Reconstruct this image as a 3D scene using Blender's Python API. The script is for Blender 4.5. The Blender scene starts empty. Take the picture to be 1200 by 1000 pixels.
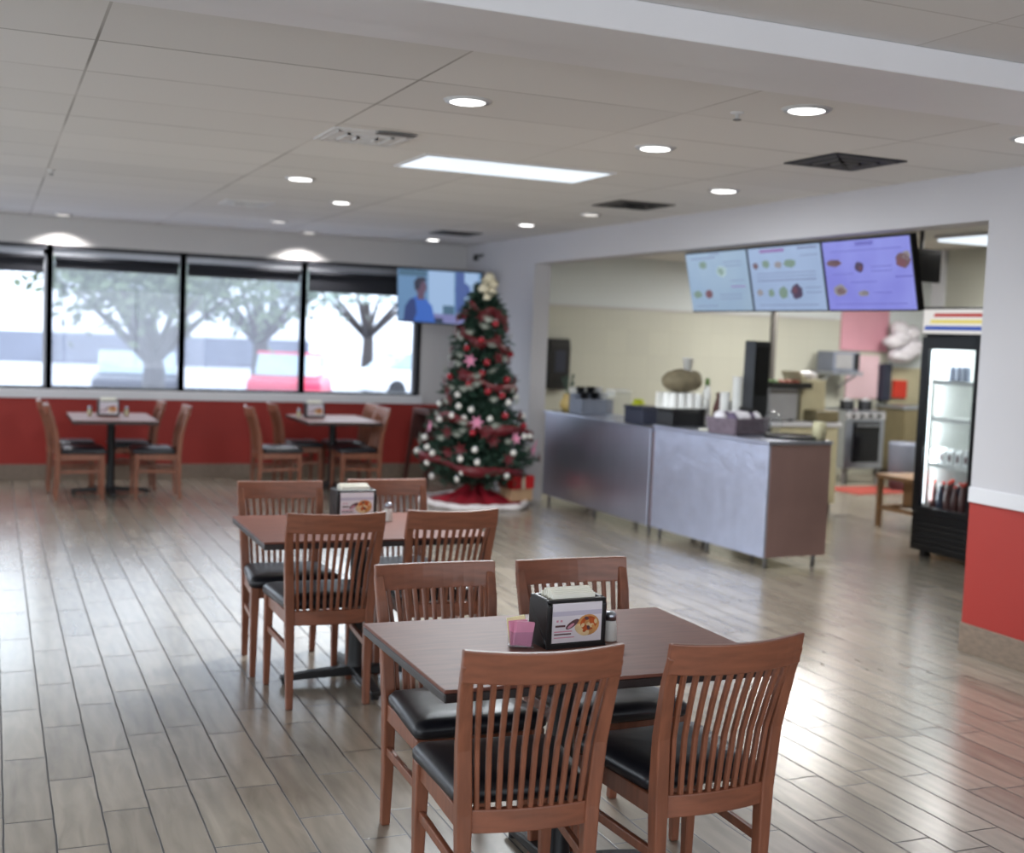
import bpy, bmesh, math, random
from mathutils import Vector, Matrix
random.seed(7)
S = bpy.context.scene
COL = S.collection
PI = math.pi
rad = math.radians

# ------------------------------------------------------------------ helpers
def lin(r, g, b):
    f = lambda c: (c/255/12.92) if c/255 <= .04045 else ((c/255+.055)/1.055)**2.4
    return (f(r), f(g), f(b), 1)

class MB:
    """collects geometry for ONE mesh object"""
    def __init__(s): s.v, s.f, s.m = [], [], []
    def add(s, verts, faces, mi=0):
        o = len(s.v); s.v += [tuple(v) for v in verts]
        s.f += [tuple(i+o for i in f) for f in faces]; s.m += [mi]*len(faces); return s
    def box(s, x0, x1, y0, y1, z0, z1, mi=0, M=None):
        vs = [Vector((x, y, z)) for z in (z0, z1) for (x, y) in ((x0, y0), (x1, y0), (x1, y1), (x0, y1))]
        if M is not None: vs = [M @ v for v in vs]
        return s.add(vs, [(3,2,1,0),(4,5,6,7),(0,1,5,4),(1,2,6,5),(2,3,7,6),(3,0,4,7)], mi)
    def bar(s, pts, w, d, up=(0, 1, 0), mi=0):
        """rectangular section swept along pts; w along side, d along 'up'-ish; w,d may be lists"""
        n = len(pts); P = [Vector(p) for p in pts]; up = Vector(up); rings = []
        for i in range(n):
            t = (P[min(i+1, n-1)]-P[max(i-1, 0)]).normalized()
            a = t.cross(up)
            a = a.normalized() if a.length > 1e-6 else Vector((1, 0, 0))
            b = a.cross(t).normalized()
            ww = w[i] if isinstance(w, (list, tuple)) else w
            dd = d[i] if isinstance(d, (list, tuple)) else d
            rings.append([P[i]+a*ww/2*p+b*dd/2*q for p, q in ((-1,-1),(1,-1),(1,1),(-1,1))])
        vs = [v for r in rings for v in r]; fs = [(0,1,2,3)]
        for i in range(n-1):
            for k in range(4):
                k2 = (k+1) % 4
                fs.append((i*4+k, i*4+4+k, i*4+4+k2, i*4+k2))
        e = (n-1)*4; fs.append((e+3, e+2, e+1, e))
        return s.add(vs, fs, mi)
    def tube(s, pts, r, n=10, mi=0, cap=True):
        P = [Vector(p) for p in pts]; m = len(P); vs = []
        ref = Vector((0, 0, 1))
        if abs((P[-1]-P[0]).normalized().dot(ref)) > .9: ref = Vector((1, 0, 0))
        for i in range(m):
            t = (P[min(i+1, m-1)]-P[max(i-1, 0)]).normalized()
            a = t.cross(ref).normalized(); b = a.cross(t)
            rr = r[i] if isinstance(r, (list, tuple)) else r
            vs += [P[i]+(a*math.cos(2*PI*k/n)+b*math.sin(2*PI*k/n))*rr for k in range(n)]
        fs = [(i*n+k, i*n+(k+1) % n, i*n+n+(k+1) % n, i*n+n+k) for i in range(m-1) for k in range(n)]
        if cap: fs += [tuple(range(n-1, -1, -1)), tuple((m-1)*n+k for k in range(n))]
        return s.add(vs, fs, mi)
    def lathe(s, prof, n=24, c=(0, 0, 0), mi=0):
        vs = [(c[0]+r*math.cos(2*PI*k/n), c[1]+r*math.sin(2*PI*k/n), c[2]+z) for r, z in prof for k in range(n)]
        m = len(prof)
        fs = [(i*n+k, i*n+(k+1) % n, i*n+n+(k+1) % n, i*n+n+k) for i in range(m-1) for k in range(n)]
        fs += [tuple(range(n-1, -1, -1)), tuple((m-1)*n+k for k in range(n))]
        return s.add(vs, fs, mi)
    def blob(s, c, r, n=10, m=7, mi=0, sq=(1, 1, 1), jit=0):
        vs = []
        for i in range(m+1):
            th = PI*i/m
            for k in range(n):
                ph = 2*PI*k/n; j = 1+random.uniform(-jit, jit)
                vs.append((c[0]+r*sq[0]*j*math.sin(th)*math.cos(ph), c[1]+r*sq[1]*j*math.sin(th)*math.sin(ph), c[2]-r*sq[2]*j*math.cos(th)))
        fs = [(i*n+k, i*n+(k+1) % n, i*n+n+(k+1) % n, i*n+n+k) for i in range(m) for k in range(n)]
        return s.add(vs, fs, mi)
    def prism(s, poly, h0, h1, axis=2, mi=0, M=None):
        """extrude 2D polygon; axis = extrusion axis; poly coords are the two others in order"""
        def mk(p, h):
            q = [0, 0, 0]; o = [i for i in range(3) if i != axis]
            q[o[0]], q[o[1]], q[axis] = p[0], p[1], h; return Vector(q)
        n = len(poly); vs = [mk(p, h0) for p in poly]+[mk(p, h1) for p in poly]
        if M is not None: vs = [M @ v for v in vs]
        fs = [tuple(range(n-1, -1, -1)), tuple(range(n, 2*n))]+[(k, (k+1) % n, n+(k+1) % n, n+k) for k in range(n)]
        return s.add(vs, fs, mi)
    def build(s, name, mats, parent=None, bevel=0, smooth=False, seg=2, sub=0):
        me = bpy.data.meshes.new(name); me.from_pydata(s.v, [], s.f)
        for m in (mats if isinstance(mats, (list, tuple)) else [mats]): me.materials.append(m)
        me.polygons.foreach_set('material_index', s.m)
        bm = bmesh.new(); bm.from_mesh(me)
        bmesh.ops.remove_doubles(bm, verts=bm.verts, dist=1e-6)
        bmesh.ops.recalc_face_normals(bm, faces=bm.faces); bm.to_mesh(me); bm.free()
        if smooth: me.polygons.foreach_set('use_smooth', [True]*len(me.polygons))
        me.update()
        o = bpy.data.objects.new(name, me); COL.objects.link(o)
        if parent is not None: o.parent = parent
        if bevel:
            b = o.modifiers.new('b', 'BEVEL'); b.width = bevel; b.segments = seg; b.limit_method = 'ANGLE'; b.angle_limit = rad(40)
        if sub:
            b = o.modifiers.new('s', 'SUBSURF'); b.levels = sub; b.render_levels = sub
        return o

def tag(o, label=None, cat=None, group=None, kind=None):
    if label: o['label'] = label
    if cat: o['category'] = cat
    if group: o['group'] = group
    if kind: o['kind'] = kind
    return o
def thing(name, label, cat, loc=(0, 0, 0), rz=0, group=None):
    o = bpy.data.objects.new(name, None); COL.objects.link(o); o.empty_display_size = .1
    o.location = loc; o.rotation_euler = (0, 0, rz)
    return tag(o, label, cat, group)
def struct(o): return tag(o, kind='structure')
def dup(src, loc, rz, label=None, group=None):
    r = src.copy(); COL.objects.link(r); r.location = loc; r.rotation_euler = (0, 0, rz)
    if label: r['label'] = label
    if group: r['group'] = group
    for ch in list(src.children):
        c = ch.copy(); COL.objects.link(c); c.parent = r
        for g in list(ch.children):
            d = g.copy(); COL.objects.link(d); d.parent = c
    return r
def place(o, loc, rz=0): o.location = loc; o.rotation_euler = (0, 0, rz); return o

# ------------------------------------------------------------------ materials
MATS = {}
def nt(name):
    m = bpy.data.materials.new(name); m.use_nodes = True; t = m.node_tree
    return m, t, t.nodes, t.links, t.nodes['Principled BSDF']
def mat(name, col, rough=.5, metal=0, noise=0, scale=8, stretch=(1, 1, 1), bump=0, coat=0, spec=.5):
    """plain procedural material: base colour broken up by a noise of strength 'noise'"""
    m, t, N, L, P = nt(name)
    P.inputs['Roughness'].default_value = rough; P.inputs['Metallic'].default_value = metal
    P.inputs['Coat Weight'].default_value = coat; P.inputs['Specular IOR Level'].default_value = spec
    P.inputs['Base Color'].default_value = col
    if noise or bump:
        tc = N.new('ShaderNodeTexCoord'); mp = N.new('ShaderNodeMapping'); mp.inputs['Scale'].default_value = stretch
        nz = N.new('ShaderNodeTexNoise'); nz.inputs['Scale'].default_value = scale; nz.inputs['Detail'].default_value = 4
        L.new(tc.outputs['Object'], mp.inputs[0]); L.new(mp.outputs[0], nz.inputs['Vector'])
        if noise:
            r = N.new('ShaderNodeValToRGB'); c = Vector(col[:3])
            r.color_ramp.elements[0].position = .3; r.color_ramp.elements[1].position = .7
            r.color_ramp.elements[0].color = (*(c*(1-noise)), 1); r.color_ramp.elements[1].color = (*(c*(1+noise)), 1)
            L.new(nz.outputs['Fac'], r.inputs[0]); L.new(r.outputs[0], P.inputs['Base Color'])
        if bump:
            b = N.new('ShaderNodeBump'); b.inputs['Strength'].default_value = bump; b.inputs['Distance'].default_value = .01
            L.new(nz.outputs['Fac'], b.inputs['Height']); L.new(b.outputs[0], P.inputs['Normal'])
    MATS[name] = m; return m
def emis(name, col, s):
    m, t, N, L, P = nt(name)
    P.inputs['Base Color'].default_value = (0.01, .01, .01, 1); P.inputs['Roughness'].default_value = .3
    P.inputs['Emission Color'].default_value = col; P.inputs['Emission Strength'].default_value = s
    MATS[name] = m; return m
def glass(name, tint, refl=.08, veil=0, veilcol=(.6, .62, .66, 1)):
    m, t, N, L, P = nt(name); N.remove(P)
    tr = N.new('ShaderNodeBsdfTransparent'); tr.inputs[0].default_value = tint
    gl = N.new('ShaderNodeBsdfGlossy'); gl.inputs['Roughness'].default_value = .02
    fr = N.new('ShaderNodeFresnel'); fr.inputs[0].default_value = 1.45
    mx = N.new('ShaderNodeMixShader'); out = N['Material Output']
    ge = N.new('ShaderNodeNewGeometry'); iv = N.new('ShaderNodeMath'); iv.operation = 'SUBTRACT'; iv.inputs[0].default_value = 1; L.new(ge.outputs['Backfacing'], iv.inputs[1])
    ml = N.new('ShaderNodeMath'); ml.operation = 'MULTIPLY'; L.new(fr.outputs[0], ml.inputs[0]); L.new(iv.outputs[0], ml.inputs[1])
    L.new(ml.outputs[0], mx.inputs[0]); L.new(tr.outputs[0], mx.inputs[1]); L.new(gl.outputs[0], mx.inputs[2])
    last = mx
    if veil:
        tl = N.new('ShaderNodeBsdfTranslucent'); tl.inputs[0].default_value = veilcol
        m2 = N.new('ShaderNodeMixShader'); m2.inputs[0].default_value = veil
        L.new(mx.outputs[0], m2.inputs[1]); L.new(tl.outputs[0], m2.inputs[2]); last = m2
    L.new(last.outputs[0], out.inputs[0]); MATS[name] = m; return m

def floor_mat():
    m, t, N, L, P = nt('wood_look_tile'); P.inputs['Specular IOR Level'].default_value = .8
    P.inputs['Coat Roughness'].default_value = .26; P.inputs['Coat IOR'].default_value = 1.5
    def mth(op, a, b=None, c=None):
        n = N.new('ShaderNodeMath'); n.operation = op
        for i, v in enumerate((a, b, c)):
            if v is None: continue
            if isinstance(v, (int, float)): n.inputs[i].default_value = v
            else: L.new(v, n.inputs[i])
        return n.outputs[0]
    tc = N.new('ShaderNodeTexCoord'); sp = N.new('ShaderNodeSeparateXYZ'); L.new(tc.outputs['Object'], sp.inputs[0])
    wob = N.new('ShaderNodeTexNoise'); wob.inputs['Scale'].default_value = 6; L.new(tc.outputs['Object'], wob.inputs['Vector'])
    w = mth('MULTIPLY', mth('SUBTRACT', wob.outputs['Fac'], .5), .008)
    X, Y = mth('ADD', sp.outputs['X'], w), mth('ADD', sp.outputs['Y'], w)
    W, LN = .1549, .621
    u = mth('DIVIDE', mth('SUBTRACT', X, .2055), W)
    k = mth('FLOOR', u); fu = mth('FRACT', u)
    wn = N.new('ShaderNodeTexWhiteNoise'); wn.noise_dimensions = '1D'; L.new(k, wn.inputs['W'])
    vv = mth('ADD', mth('DIVIDE', Y, LN), wn.outputs['Value'])
    j = mth('FLOOR', vv); fv = mth('FRACT', vv)
    # distance to tile edges in metres
    du = mth('MULTIPLY', mth('MINIMUM', fu, mth('SUBTRACT', 1, fu)), W)
    dv = mth('MULTIPLY', mth('MINIMUM', fv, mth('SUBTRACT', 1, fv)), LN)
    d = mth('MINIMUM', du, dv)
    mr = N.new('ShaderNodeMapRange'); mr.inputs[1].default_value = .0024; mr.inputs[2].default_value = .0046; L.new(d, mr.inputs[0])
    g = mr.outputs[0]
    cm = N.new('ShaderNodeCombineXYZ'); L.new(k, cm.inputs[0]); L.new(j, cm.inputs[1])
    w2 = N.new('ShaderNodeTexWhiteNoise'); w2.noise_dimensions = '3D'; L.new(cm.outputs[0], w2.inputs['Vector'])
    # wood grain, shifted per tile
    sc = N.new('ShaderNodeVectorMath'); sc.operation = 'SCALE'; L.new(w2.outputs['Color'], sc.inputs[0]); sc.inputs['Scale'].default_value = 30
    ad = N.new('ShaderNodeVectorMath'); ad.operation = 'ADD'; L.new(tc.outputs['Object'], ad.inputs[0]); L.new(sc.outputs[0], ad.inputs[1])
    mp = N.new('ShaderNodeMapping'); mp.inputs['Scale'].default_value = (9, 1.6, 1); L.new(ad.outputs[0], mp.inputs[0])
    gz = N.new('ShaderNodeTexNoise'); gz.inputs['Scale'].default_value = 1.6; gz.inputs['Detail'].default_value = 3; gz.inputs['Distortion'].default_value = .8
    L.new(mp.outputs[0], gz.inputs['Vector'])
    wv = N.new('ShaderNodeTexWave'); wv.inputs['Scale'].default_value = .55; wv.inputs['Distortion'].default_value = 9; wv.inputs['Detail'].default_value = 2
    L.new(mp.outputs[0], wv.inputs['Vector'])
    gr = mth('ADD', mth('MULTIPLY', gz.outputs['Fac'], .62), mth('MULTIPLY', wv.outputs['Fac'], .07))
    tone = mth('ADD', gr, mth('MULTIPLY', mth('SUBTRACT', w2.outputs['Value'], .5), .28))
    r = N.new('ShaderNodeValToRGB'); L.new(tone, r.inputs[0])
    e = r.color_ramp.elements; e[0].position = .12; e[1].position = .75
    e[0].color = lin(*FLOOR_D); e[1].color = lin(*FLOOR_L)
    mx = N.new('ShaderNodeMix'); mx.data_type = 'RGBA'; L.new(g, mx.inputs['Factor'])
    mx.inputs['A'].default_value = lin(52, 46, 44); L.new(r.outputs[0], mx.inputs['B'])
    L.new(mx.outputs['Result'], P.inputs['Base Color'])
    ro = mth('ADD', mth('MULTIPLY', gz.outputs['Fac'], .05), mth('SUBTRACT', .62, mth('MULTIPLY', g, .42)))
    L.new(ro, P.inputs['Roughness']); L.new(mth('MULTIPLY', g, .5), P.inputs['Coat Weight'])
    b = N.new('ShaderNodeBump'); b.inputs['Strength'].default_value = .22; b.inputs['Distance'].default_value = .002
    L.new(g, b.inputs['Height']); L.new(b.outputs[0], P.inputs['Normal'])
    return m
FLOOR_D, FLOOR_L = (130, 121, 108), (178, 167, 151)

def ceiling_mat():
    m, t, N, L, P = nt('ceiling_tile'); P.inputs['Roughness'].default_value = .9
    tc = N.new('ShaderNodeTexCoord'); mp = N.new('ShaderNodeMapping'); L.new(tc.outputs['Object'], mp.inputs[0])
    mp.inputs['Location'].default_value = (-.345, -.53, 0)
    bk = N.new('ShaderNodeTexBrick'); bk.offset = 0; bk.inputs['Scale'].default_value = 1
    bk.inputs['Brick Width'].default_value = 1.236; bk.inputs['Row Height'].default_value = .612
    bk.inputs['Mortar Size'].default_value = .006; bk.inputs['Mortar Smooth'].default_value = .2; bk.inputs['Bias'].default_value = 0
    bk.inputs['Color1'].default_value = lin(222, 220, 218); bk.inputs['Color2'].default_value = lin(214, 212, 210)
    L.new(mp.outputs[0], bk.inputs['Vector'])
    nz = N.new('ShaderNodeTexNoise'); nz.inputs['Scale'].default_value = .9; L.new(tc.outputs['Object'], nz.inputs['Vector'])
    r = N.new('ShaderNodeValToRGB'); L.new(nz.outputs['Fac'], r.inputs[0])
    r.color_ramp.elements[0].position = .4; r.color_ramp.elements[1].position = .66
    r.color_ramp.elements[0].color = lin(204, 201, 198); r.color_ramp.elements[1].color = lin(138, 134, 130)
    L.new(r.outputs[0], bk.inputs['Mortar'])
    L.new(bk.outputs['Color'], P.inputs['Base Color'])
    n2 = N.new('ShaderNodeTexNoise'); n2.inputs['Scale'].default_value = 120; L.new(tc.outputs['Object'], n2.inputs['Vector'])
    b = N.new('ShaderNodeBump'); b.inputs['Strength'].default_value = .12; b.inputs['Distance'].default_value = .003
    L.new(n2.outputs['Fac'], b.inputs['Height']); L.new(b.outputs[0], P.inputs['Normal'])
    return m
def tile_mat(name, c1, c2, mortar, w=.3, h=.3):
    m, t, N, L, P = nt(name); P.inputs['Roughness'].default_value = .35
    tc = N.new('ShaderNodeTexCoord'); mp = N.new('ShaderNodeMapping'); L.new(tc.outputs['Object'], mp.inputs[0])
    mp.inputs['Rotation'].default_value = (rad(90), 0, 0)
    bk = N.new('ShaderNodeTexBrick'); bk.offset = 0; bk.inputs['Scale'].default_value = 1
    bk.inputs['Brick Width'].default_value = w; bk.inputs['Row Height'].default_value = h; bk.inputs['Mortar Size'].default_value = .004
    bk.inputs['Color1'].default_value = c1; bk.inputs['Color2'].default_value = c2; bk.inputs['Mortar'].default_value = mortar
    L.new(mp.outputs[0], bk.inputs['Vector']); L.new(bk.outputs['Color'], P.inputs['Base Color']); MATS[name] = m
    return m

M = MATS
mat('wall_white', lin(192, 190, 194), .75, noise=.02, scale=1.5)
mat('wall_grey', lin(196, 194, 194), .75, noise=.02, scale=1.5)
mat('wall_red', lin(158, 42, 34), .6, noise=.03, scale=2)
mat('wall_pale', lin(214, 220, 220), .7, noise=.02, scale=1.5)
mat('trim_white', lin(214, 214, 218), .5, noise=.02, scale=3)
mat('beam_paint', lin(222, 220, 222), .45, noise=.02, scale=3)
mat('baseboard_tile', lin(128, 112, 98), .45, noise=.18, scale=5, stretch=(4, 4, 14))
mat('frame_dark', lin(38, 38, 44), .4, noise=.05)
mat('frame_alu', lin(150, 152, 158), .35, metal=.6, noise=.05)
mat('shade_fabric', lin(34, 36, 44), .8, noise=.06, scale=30)
mat('chair_wood', lin(128, 77, 55), .42, noise=.2, scale=5, stretch=(9, 9, 1.1), coat=.08)
mat('rail_wood', lin(130, 78, 56), .42, noise=.2, scale=5, stretch=(1.2, 6, 9), coat=.08)
mat('seat_vinyl', lin(24, 24, 30), .36, noise=.1, scale=20, bump=.05)
mat('table_wood', lin(116, 74, 63), .5, noise=.14, scale=4, stretch=(1.5, 12, 1), spec=.25)
mat('table_edge', lin(38, 30, 30), .4, noise=.1)
mat('iron_black', lin(26, 26, 28), .45, noise=.1, scale=20)
mat('black_plastic', lin(22, 22, 24), .35, noise=.08, scale=12)
mat('black_gloss', lin(14, 14, 17), .15, noise=.05)
mat('navy_plastic', lin(40, 44, 62), .4, noise=.08, scale=12)
mat('white_plastic', lin(226, 226, 222), .4, noise=.03, scale=10)
mat('cup_white', lin(236, 236, 234), .5, noise=.03, scale=10)
mat('paper', lin(238, 235, 222), .8, noise=.03, scale=20)
mat('ad_card', lin(226, 220, 226), .35, noise=.03, scale=10)
mat('ad_band', lin(196, 190, 206), .4, noise=.03, scale=10)
mat('food_crust', lin(206, 148, 88), .6, noise=.2, scale=40)
mat('food_bun', lin(224, 196, 150), .6, noise=.15, scale=40)
mat('food_sauce', lin(186, 84, 30), .5, noise=.25, scale=60)
mat('food_dark', lin(96, 62, 66), .6, noise=.2, scale=40)
mat('print_dark', lin(120, 70, 84), .6, noise=.1)
mat('print_pink', lin(216, 150, 168), .6, noise=.1)
mat('packet_pink', lin(226, 150, 180), .6, noise=.06, scale=30)
mat('packet_cream', lin(238, 226, 176), .55, noise=.05, scale=30)
mat('steel', lin(176, 180, 190), .3, metal=1, noise=.06, scale=6)
mat('steel_soft', lin(198, 202, 220), .33, metal=.95, noise=.05, scale=3)
mat('steel_film', lin(192, 197, 218), .36, metal=.75, noise=.05, scale=7, bump=.7)
mat('steel_brown_reflection', lin(186, 152, 148), .38, metal=.7, noise=.08, scale=3)  # brown reflection of the room put into the base colour
mat('leg_steel', lin(140, 140, 142), .4, metal=.6, noise=.05)
mat('grey_paint', lin(150, 150, 152), .5, noise=.05)
mat('bluegrey', lin(120, 126, 142), .45, noise=.08)
mat('olive_brown', lin(120, 110, 88), .8, noise=.2, scale=14, bump=.4)
mat('cream_tub', lin(200, 194, 160), .55, noise=.06)
mat('yellow_vase', lin(208, 180, 110), .35, noise=.1)
mat('lime', lin(188, 196, 40), .4, noise=.1)
mat('basket', lin(104, 92, 104), .7, noise=.25, scale=30, bump=.4)
mat('wrap_white', lin(222, 218, 224), .35, noise=.12, scale=20, bump=.3)
mat('wrap_purple', lin(92, 78, 108), .35, noise=.15, scale=20, bump=.3)
mat('cable_grey', lin(92, 88, 84), .6, noise=.1)
mat('beige', lin(196, 188, 156), .5, noise=.06)
mat('wood_board', lin(158, 122, 88), .5, noise=.15, scale=4, stretch=(2, 12, 12))
mat('wood_dark', lin(74, 36, 30), .5, noise=.2, scale=5, stretch=(9, 9, 1.2))
mat('red_mat', lin(150, 62, 52), .9, noise=.15, scale=30)
mat('pink_panel', lin(216, 158, 172), .5, noise=.06, scale=2)
mat('pink_light', lin(232, 200, 208), .5, noise=.05, scale=2)
mat('red_sign', lin(214, 60, 40), .5, noise=.05)
mat('olive_cab', lin(122, 112, 84), .5, noise=.1)
mat('vent_dark', lin(28, 27, 27), .6, noise=.1)
mat('vent_grey', lin(84, 80, 76), .6, noise=.1)
mat('fixture_white', lin(206, 204, 202), .5, noise=.02)
mat('food_greens', lin(90, 120, 60), .7, noise=.3, scale=30)
mat('food_red', lin(168, 96, 80), .7, noise=.3, scale=30)
mat('needles', lin(46, 72, 58), .6, noise=.35, scale=10)
mat('bark', lin(70, 52, 40), .9, noise=.3, scale=12, bump=.5)
mat('ribbon_red', lin(98, 15, 26), .45, noise=.2, scale=12)
mat('velvet_red', lin(150, 12, 34), .85, noise=.2, scale=8)
mat('fur_white', lin(236, 228, 228), .95, noise=.06, scale=30, bump=.8)
mat('bauble_white', lin(222, 218, 212), .35, noise=.04)
mat('bauble_red', lin(150, 24, 40), .2, noise=.1)
mat('leaf_silver', lin(170, 176, 166), .4, metal=.2, noise=.1)
mat('flower_cream', lin(238, 228, 200), .6, noise=.08)
mat('gift_red', lin(200, 28, 28), .45, noise=.08)
mat('gift_tan', lin(196, 160, 124), .6, noise=.1)
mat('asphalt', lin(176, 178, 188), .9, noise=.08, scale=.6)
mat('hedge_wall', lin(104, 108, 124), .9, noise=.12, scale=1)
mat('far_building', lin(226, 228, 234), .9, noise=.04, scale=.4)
mat('tree_bark', lin(70, 64, 64), .9, noise=.25, scale=6, bump=.4)
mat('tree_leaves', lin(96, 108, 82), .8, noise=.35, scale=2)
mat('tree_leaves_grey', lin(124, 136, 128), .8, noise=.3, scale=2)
mat('car_dark', lin(60, 62, 80), .3, noise=.05)
mat('car_red', lin(206, 50, 84), .3, noise=.05)
mat('car_white', lin(222, 224, 230), .3, noise=.03)
mat('car_glass', lin(150, 168, 180), .1, noise=.05)
mat('tyre', lin(36, 36, 40), .8, noise=.1)
mat('sky_blue_label', lin(40, 80, 170), .5, noise=.05)
M['floor'] = floor_mat(); M['ceiling'] = ceiling_mat()
tile_mat('cream_tile', lin(194, 194, 180), lin(190, 190, 177), lin(186, 186, 172))
glass('pane_clear', (.92, .94, .96, 1))
glass('pane_mesh', (.78, .80, .83, 1), veil=.12, veilcol=(.55, .57, .62, 1))
glass('door_glass', (.95, .97, .98, 1))
glass('clear_plastic', (.95, .96, .97, 1), veil=.06, veilcol=(.8, .82, .84, 1))
emis('lamp', (1, .98, .95, 1), 6)
emis('lamp_dim', (1, .95, .9, 1), 1.1)
emis('troffer_lens', (.82, .91, 1, 1), 1.25)
emis('fridge_lamp', (.86, .95, 1, 1), 5)
emis('sign_white', (1, .97, .93, 1), .8)
emis('sign_red', lin(200, 52, 40), .8); emis('sign_yellow', lin(240, 222, 110), .9); emis('sign_blue', lin(40, 84, 190), .8)

# ------------------------------------------------------------------ room
ZC, XR, YF, YC, YJ = 2.68, 5.058, 13.41, 5.29, 11.46
XL, YB = -3.6, -3.4
B = lambda *a: MB().box(*a)
struct(B(XL-.2, 12.4, YB-.2, YF+.2, -.12, 0).build('floor', M['floor']))
struct(B(XL-.2, 12.4, YB-.2, YF+.2, ZC, ZC+.15).build('ceiling', M['ceiling']))
bm = MB().box(XL, 5.25, 3.32, 3.61, 2.583, ZC).box(XL, 5.25, 3.61, 3.88, 2.598, ZC)
struct(bm.build('ceiling_beam', M['beam_paint'], bevel=.006))
# right-hand wall: red dado, white above, tile baseboard, chair rail
T = .18
struct(B(XR, XR+T, YB, YC, .844, ZC).build('wall_right', M['wall_white']))
struct(B(XR, XR+T, YB, YC, 0, .844).build('wall_right_dado', M['wall_red']))
struct(B(XR-.014, XR, YB, YC, 0, .162).build('baseboard_right', M['baseboard_tile'], bevel=.003))
struct(B(XR-.016, XR, YB, YC, .846, .93).build('trim_1', M['trim_white'], bevel=.004))
struct(B(XR, XR+T, YC, YJ, 2.41, ZC).build('wall_right_header', M['wall_white']))
struct(B(XR, XR+T, YJ, YF, 0, ZC).build('wall_right_end', M['wall_white']))
# far (window) wall
WB, WT = .9375, 2.407
mull = [-3.42, -2.10, -.776, .546, 1.868, 3.168, 4.51]
struct(B(XL, XR, YF, YF+.2, WT, ZC).build('wall_far', M['wall_grey']))
struct(B(4.51, XR+T, YF, YF+.2, .844, WT).build('wall_far_side', M['wall_grey']))
struct(B(XL, XR+T, YF, YF+.2, 0, .844).build('wall_far_dado', M['wall_red']))
struct(B(XL, XR, YF-.012, YF, 0, .162).build('baseboard_far', M['baseboard_tile'], bevel=.003))
struct(B(XL, 4.56, YF-.05, YF+.2, .846, WB).build('trim_2', M['trim_white'], bevel=.004))
struct(B(XL, -3.42, YF, YF+.2, WB, WT).build('wall_far_edge', M['wall_grey']))
shade_drop = [.22, .22, .22, .265, .155, .15, .30]
for i in range(6):
    a, b = mull[i], mull[i+1]
    w = struct(MB().box(a-.028, a+.028, YF, YF+.10, WB, WT).box(b-.028, b+.028, YF, YF+.10, WB, WT)
               .box(a, b, YF, YF+.10, WT-.045, WT).box(a, b, YF, YF+.10, WB, WB+.03).build('window_%d' % (i+1), M['frame_dark']))
    al = MB().box(a+.03, b-.03, YF+.03, YF+.07, WT-.105, WT-.048)
    if i in (2, 5): al.box(b-.062, b-.03, YF+.03, YF+.07, WB+.03, WT-.05)
    if i == 2: al.box(a+.03, a+.05, YF+.03, YF+.07, WB+.03, WT-.05)
    al.build('window_trim', M['frame_alu'], w)
    MB().box(a+.028, b-.028, YF+.045, YF+.051, WB+.03, WT-.1).build('window_pane', M['pane_mesh' if i in (3, 4) else 'pane_clear'], w)
def shade(i, name_lab, drop):
    a, b = mull[i], mull[i+1]
    r = thing('roller_shade', name_lab, 'shade', ((a+b)/2, YF+.015, WT-.105), 0, 'rolled up window shades')
    hw = (b-a)/2-.05
    MB().tube([(-hw, 0, -.03), (hw, 0, -.03)], .028, 12).build('shade_roll', M['shade_fabric'], r, smooth=True)
    MB().box(-hw, hw, .018, .022, -drop, -.03).build('shade_fabric', M['shade_fabric'], r)
    MB().box(-hw, hw, .008, .026, -drop-.014, -drop).build('hem_bar', M['frame_dark'], r)
shade(2, 'dark roller shade at the top of the window cut by the frame edge', .17)
shade(3, 'dark roller shade at the top of the window showing the tree trunk', .12)
shade(4, 'dark roller shade at the top of the window with the red cars', .125)
shade(5, 'deep dark roller shade over the bright window beside the television', .22)
# unseen side and rear walls with big windows; rear ones added for daylight
struct(MB().box(XL-.2, XL, YB, YF, 0, .85).box(XL-.2, XL, YB, YF, 2.4, ZC).box(XL-.2, XL, YB, -2.6, .85, 2.4)
       .box(XL-.2, XL, 2.9, 3.9, .85, 2.4).box(XL-.2, XL, 11.6, YF, .85, 2.4).build('wall_left', M['wall_grey']))
wl = struct(MB().box(XL-.12, XL-.06, -2.6, 2.9, .85, .9).box(XL-.12, XL-.06, -2.6, 2.9, 2.35, 2.4).box(XL-.12, XL-.06, 3.9, 11.6, .85, .9)
            .box(XL-.12, XL-.06, 3.9, 11.6, 2.35, 2.4).build('window_7', M['frame_dark']))
for y in (-2.6, -.8, 1.05, 2.85, 3.9, 5.8, 7.7, 9.6, 11.55): MB().box(XL-.12, XL-.06, y, y+.06, .9, 2.35).build('window_frame', M['frame_dark'], wl)
struct(MB().box(XL-.2, 12.4, YB-.2, YB, 0, .5).box(XL-.2, 12.4, YB-.2, YB, 2.4, ZC).box(4.8, 12.4, YB-.2, YB, .5, 2.4)
       .box(XL-.2, XL+.3, YB-.2, YB, .5, 2.4).build('wall_rear', M['wall_grey']))
wr = struct(MB().box(XL+.3, 4.8, YB-.12, YB-.06, .5, .55).box(XL+.3, 4.8, YB-.12, YB-.06, 2.35, 2.4).build('window_8', M['frame_dark']))
for k in range(6): MB().box(XL+.3+k*1.61, XL+.36+k*1.61, YB-.12, YB-.06, .55, 2.35).build('window_frame', M['frame_dark'], wr)
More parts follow.
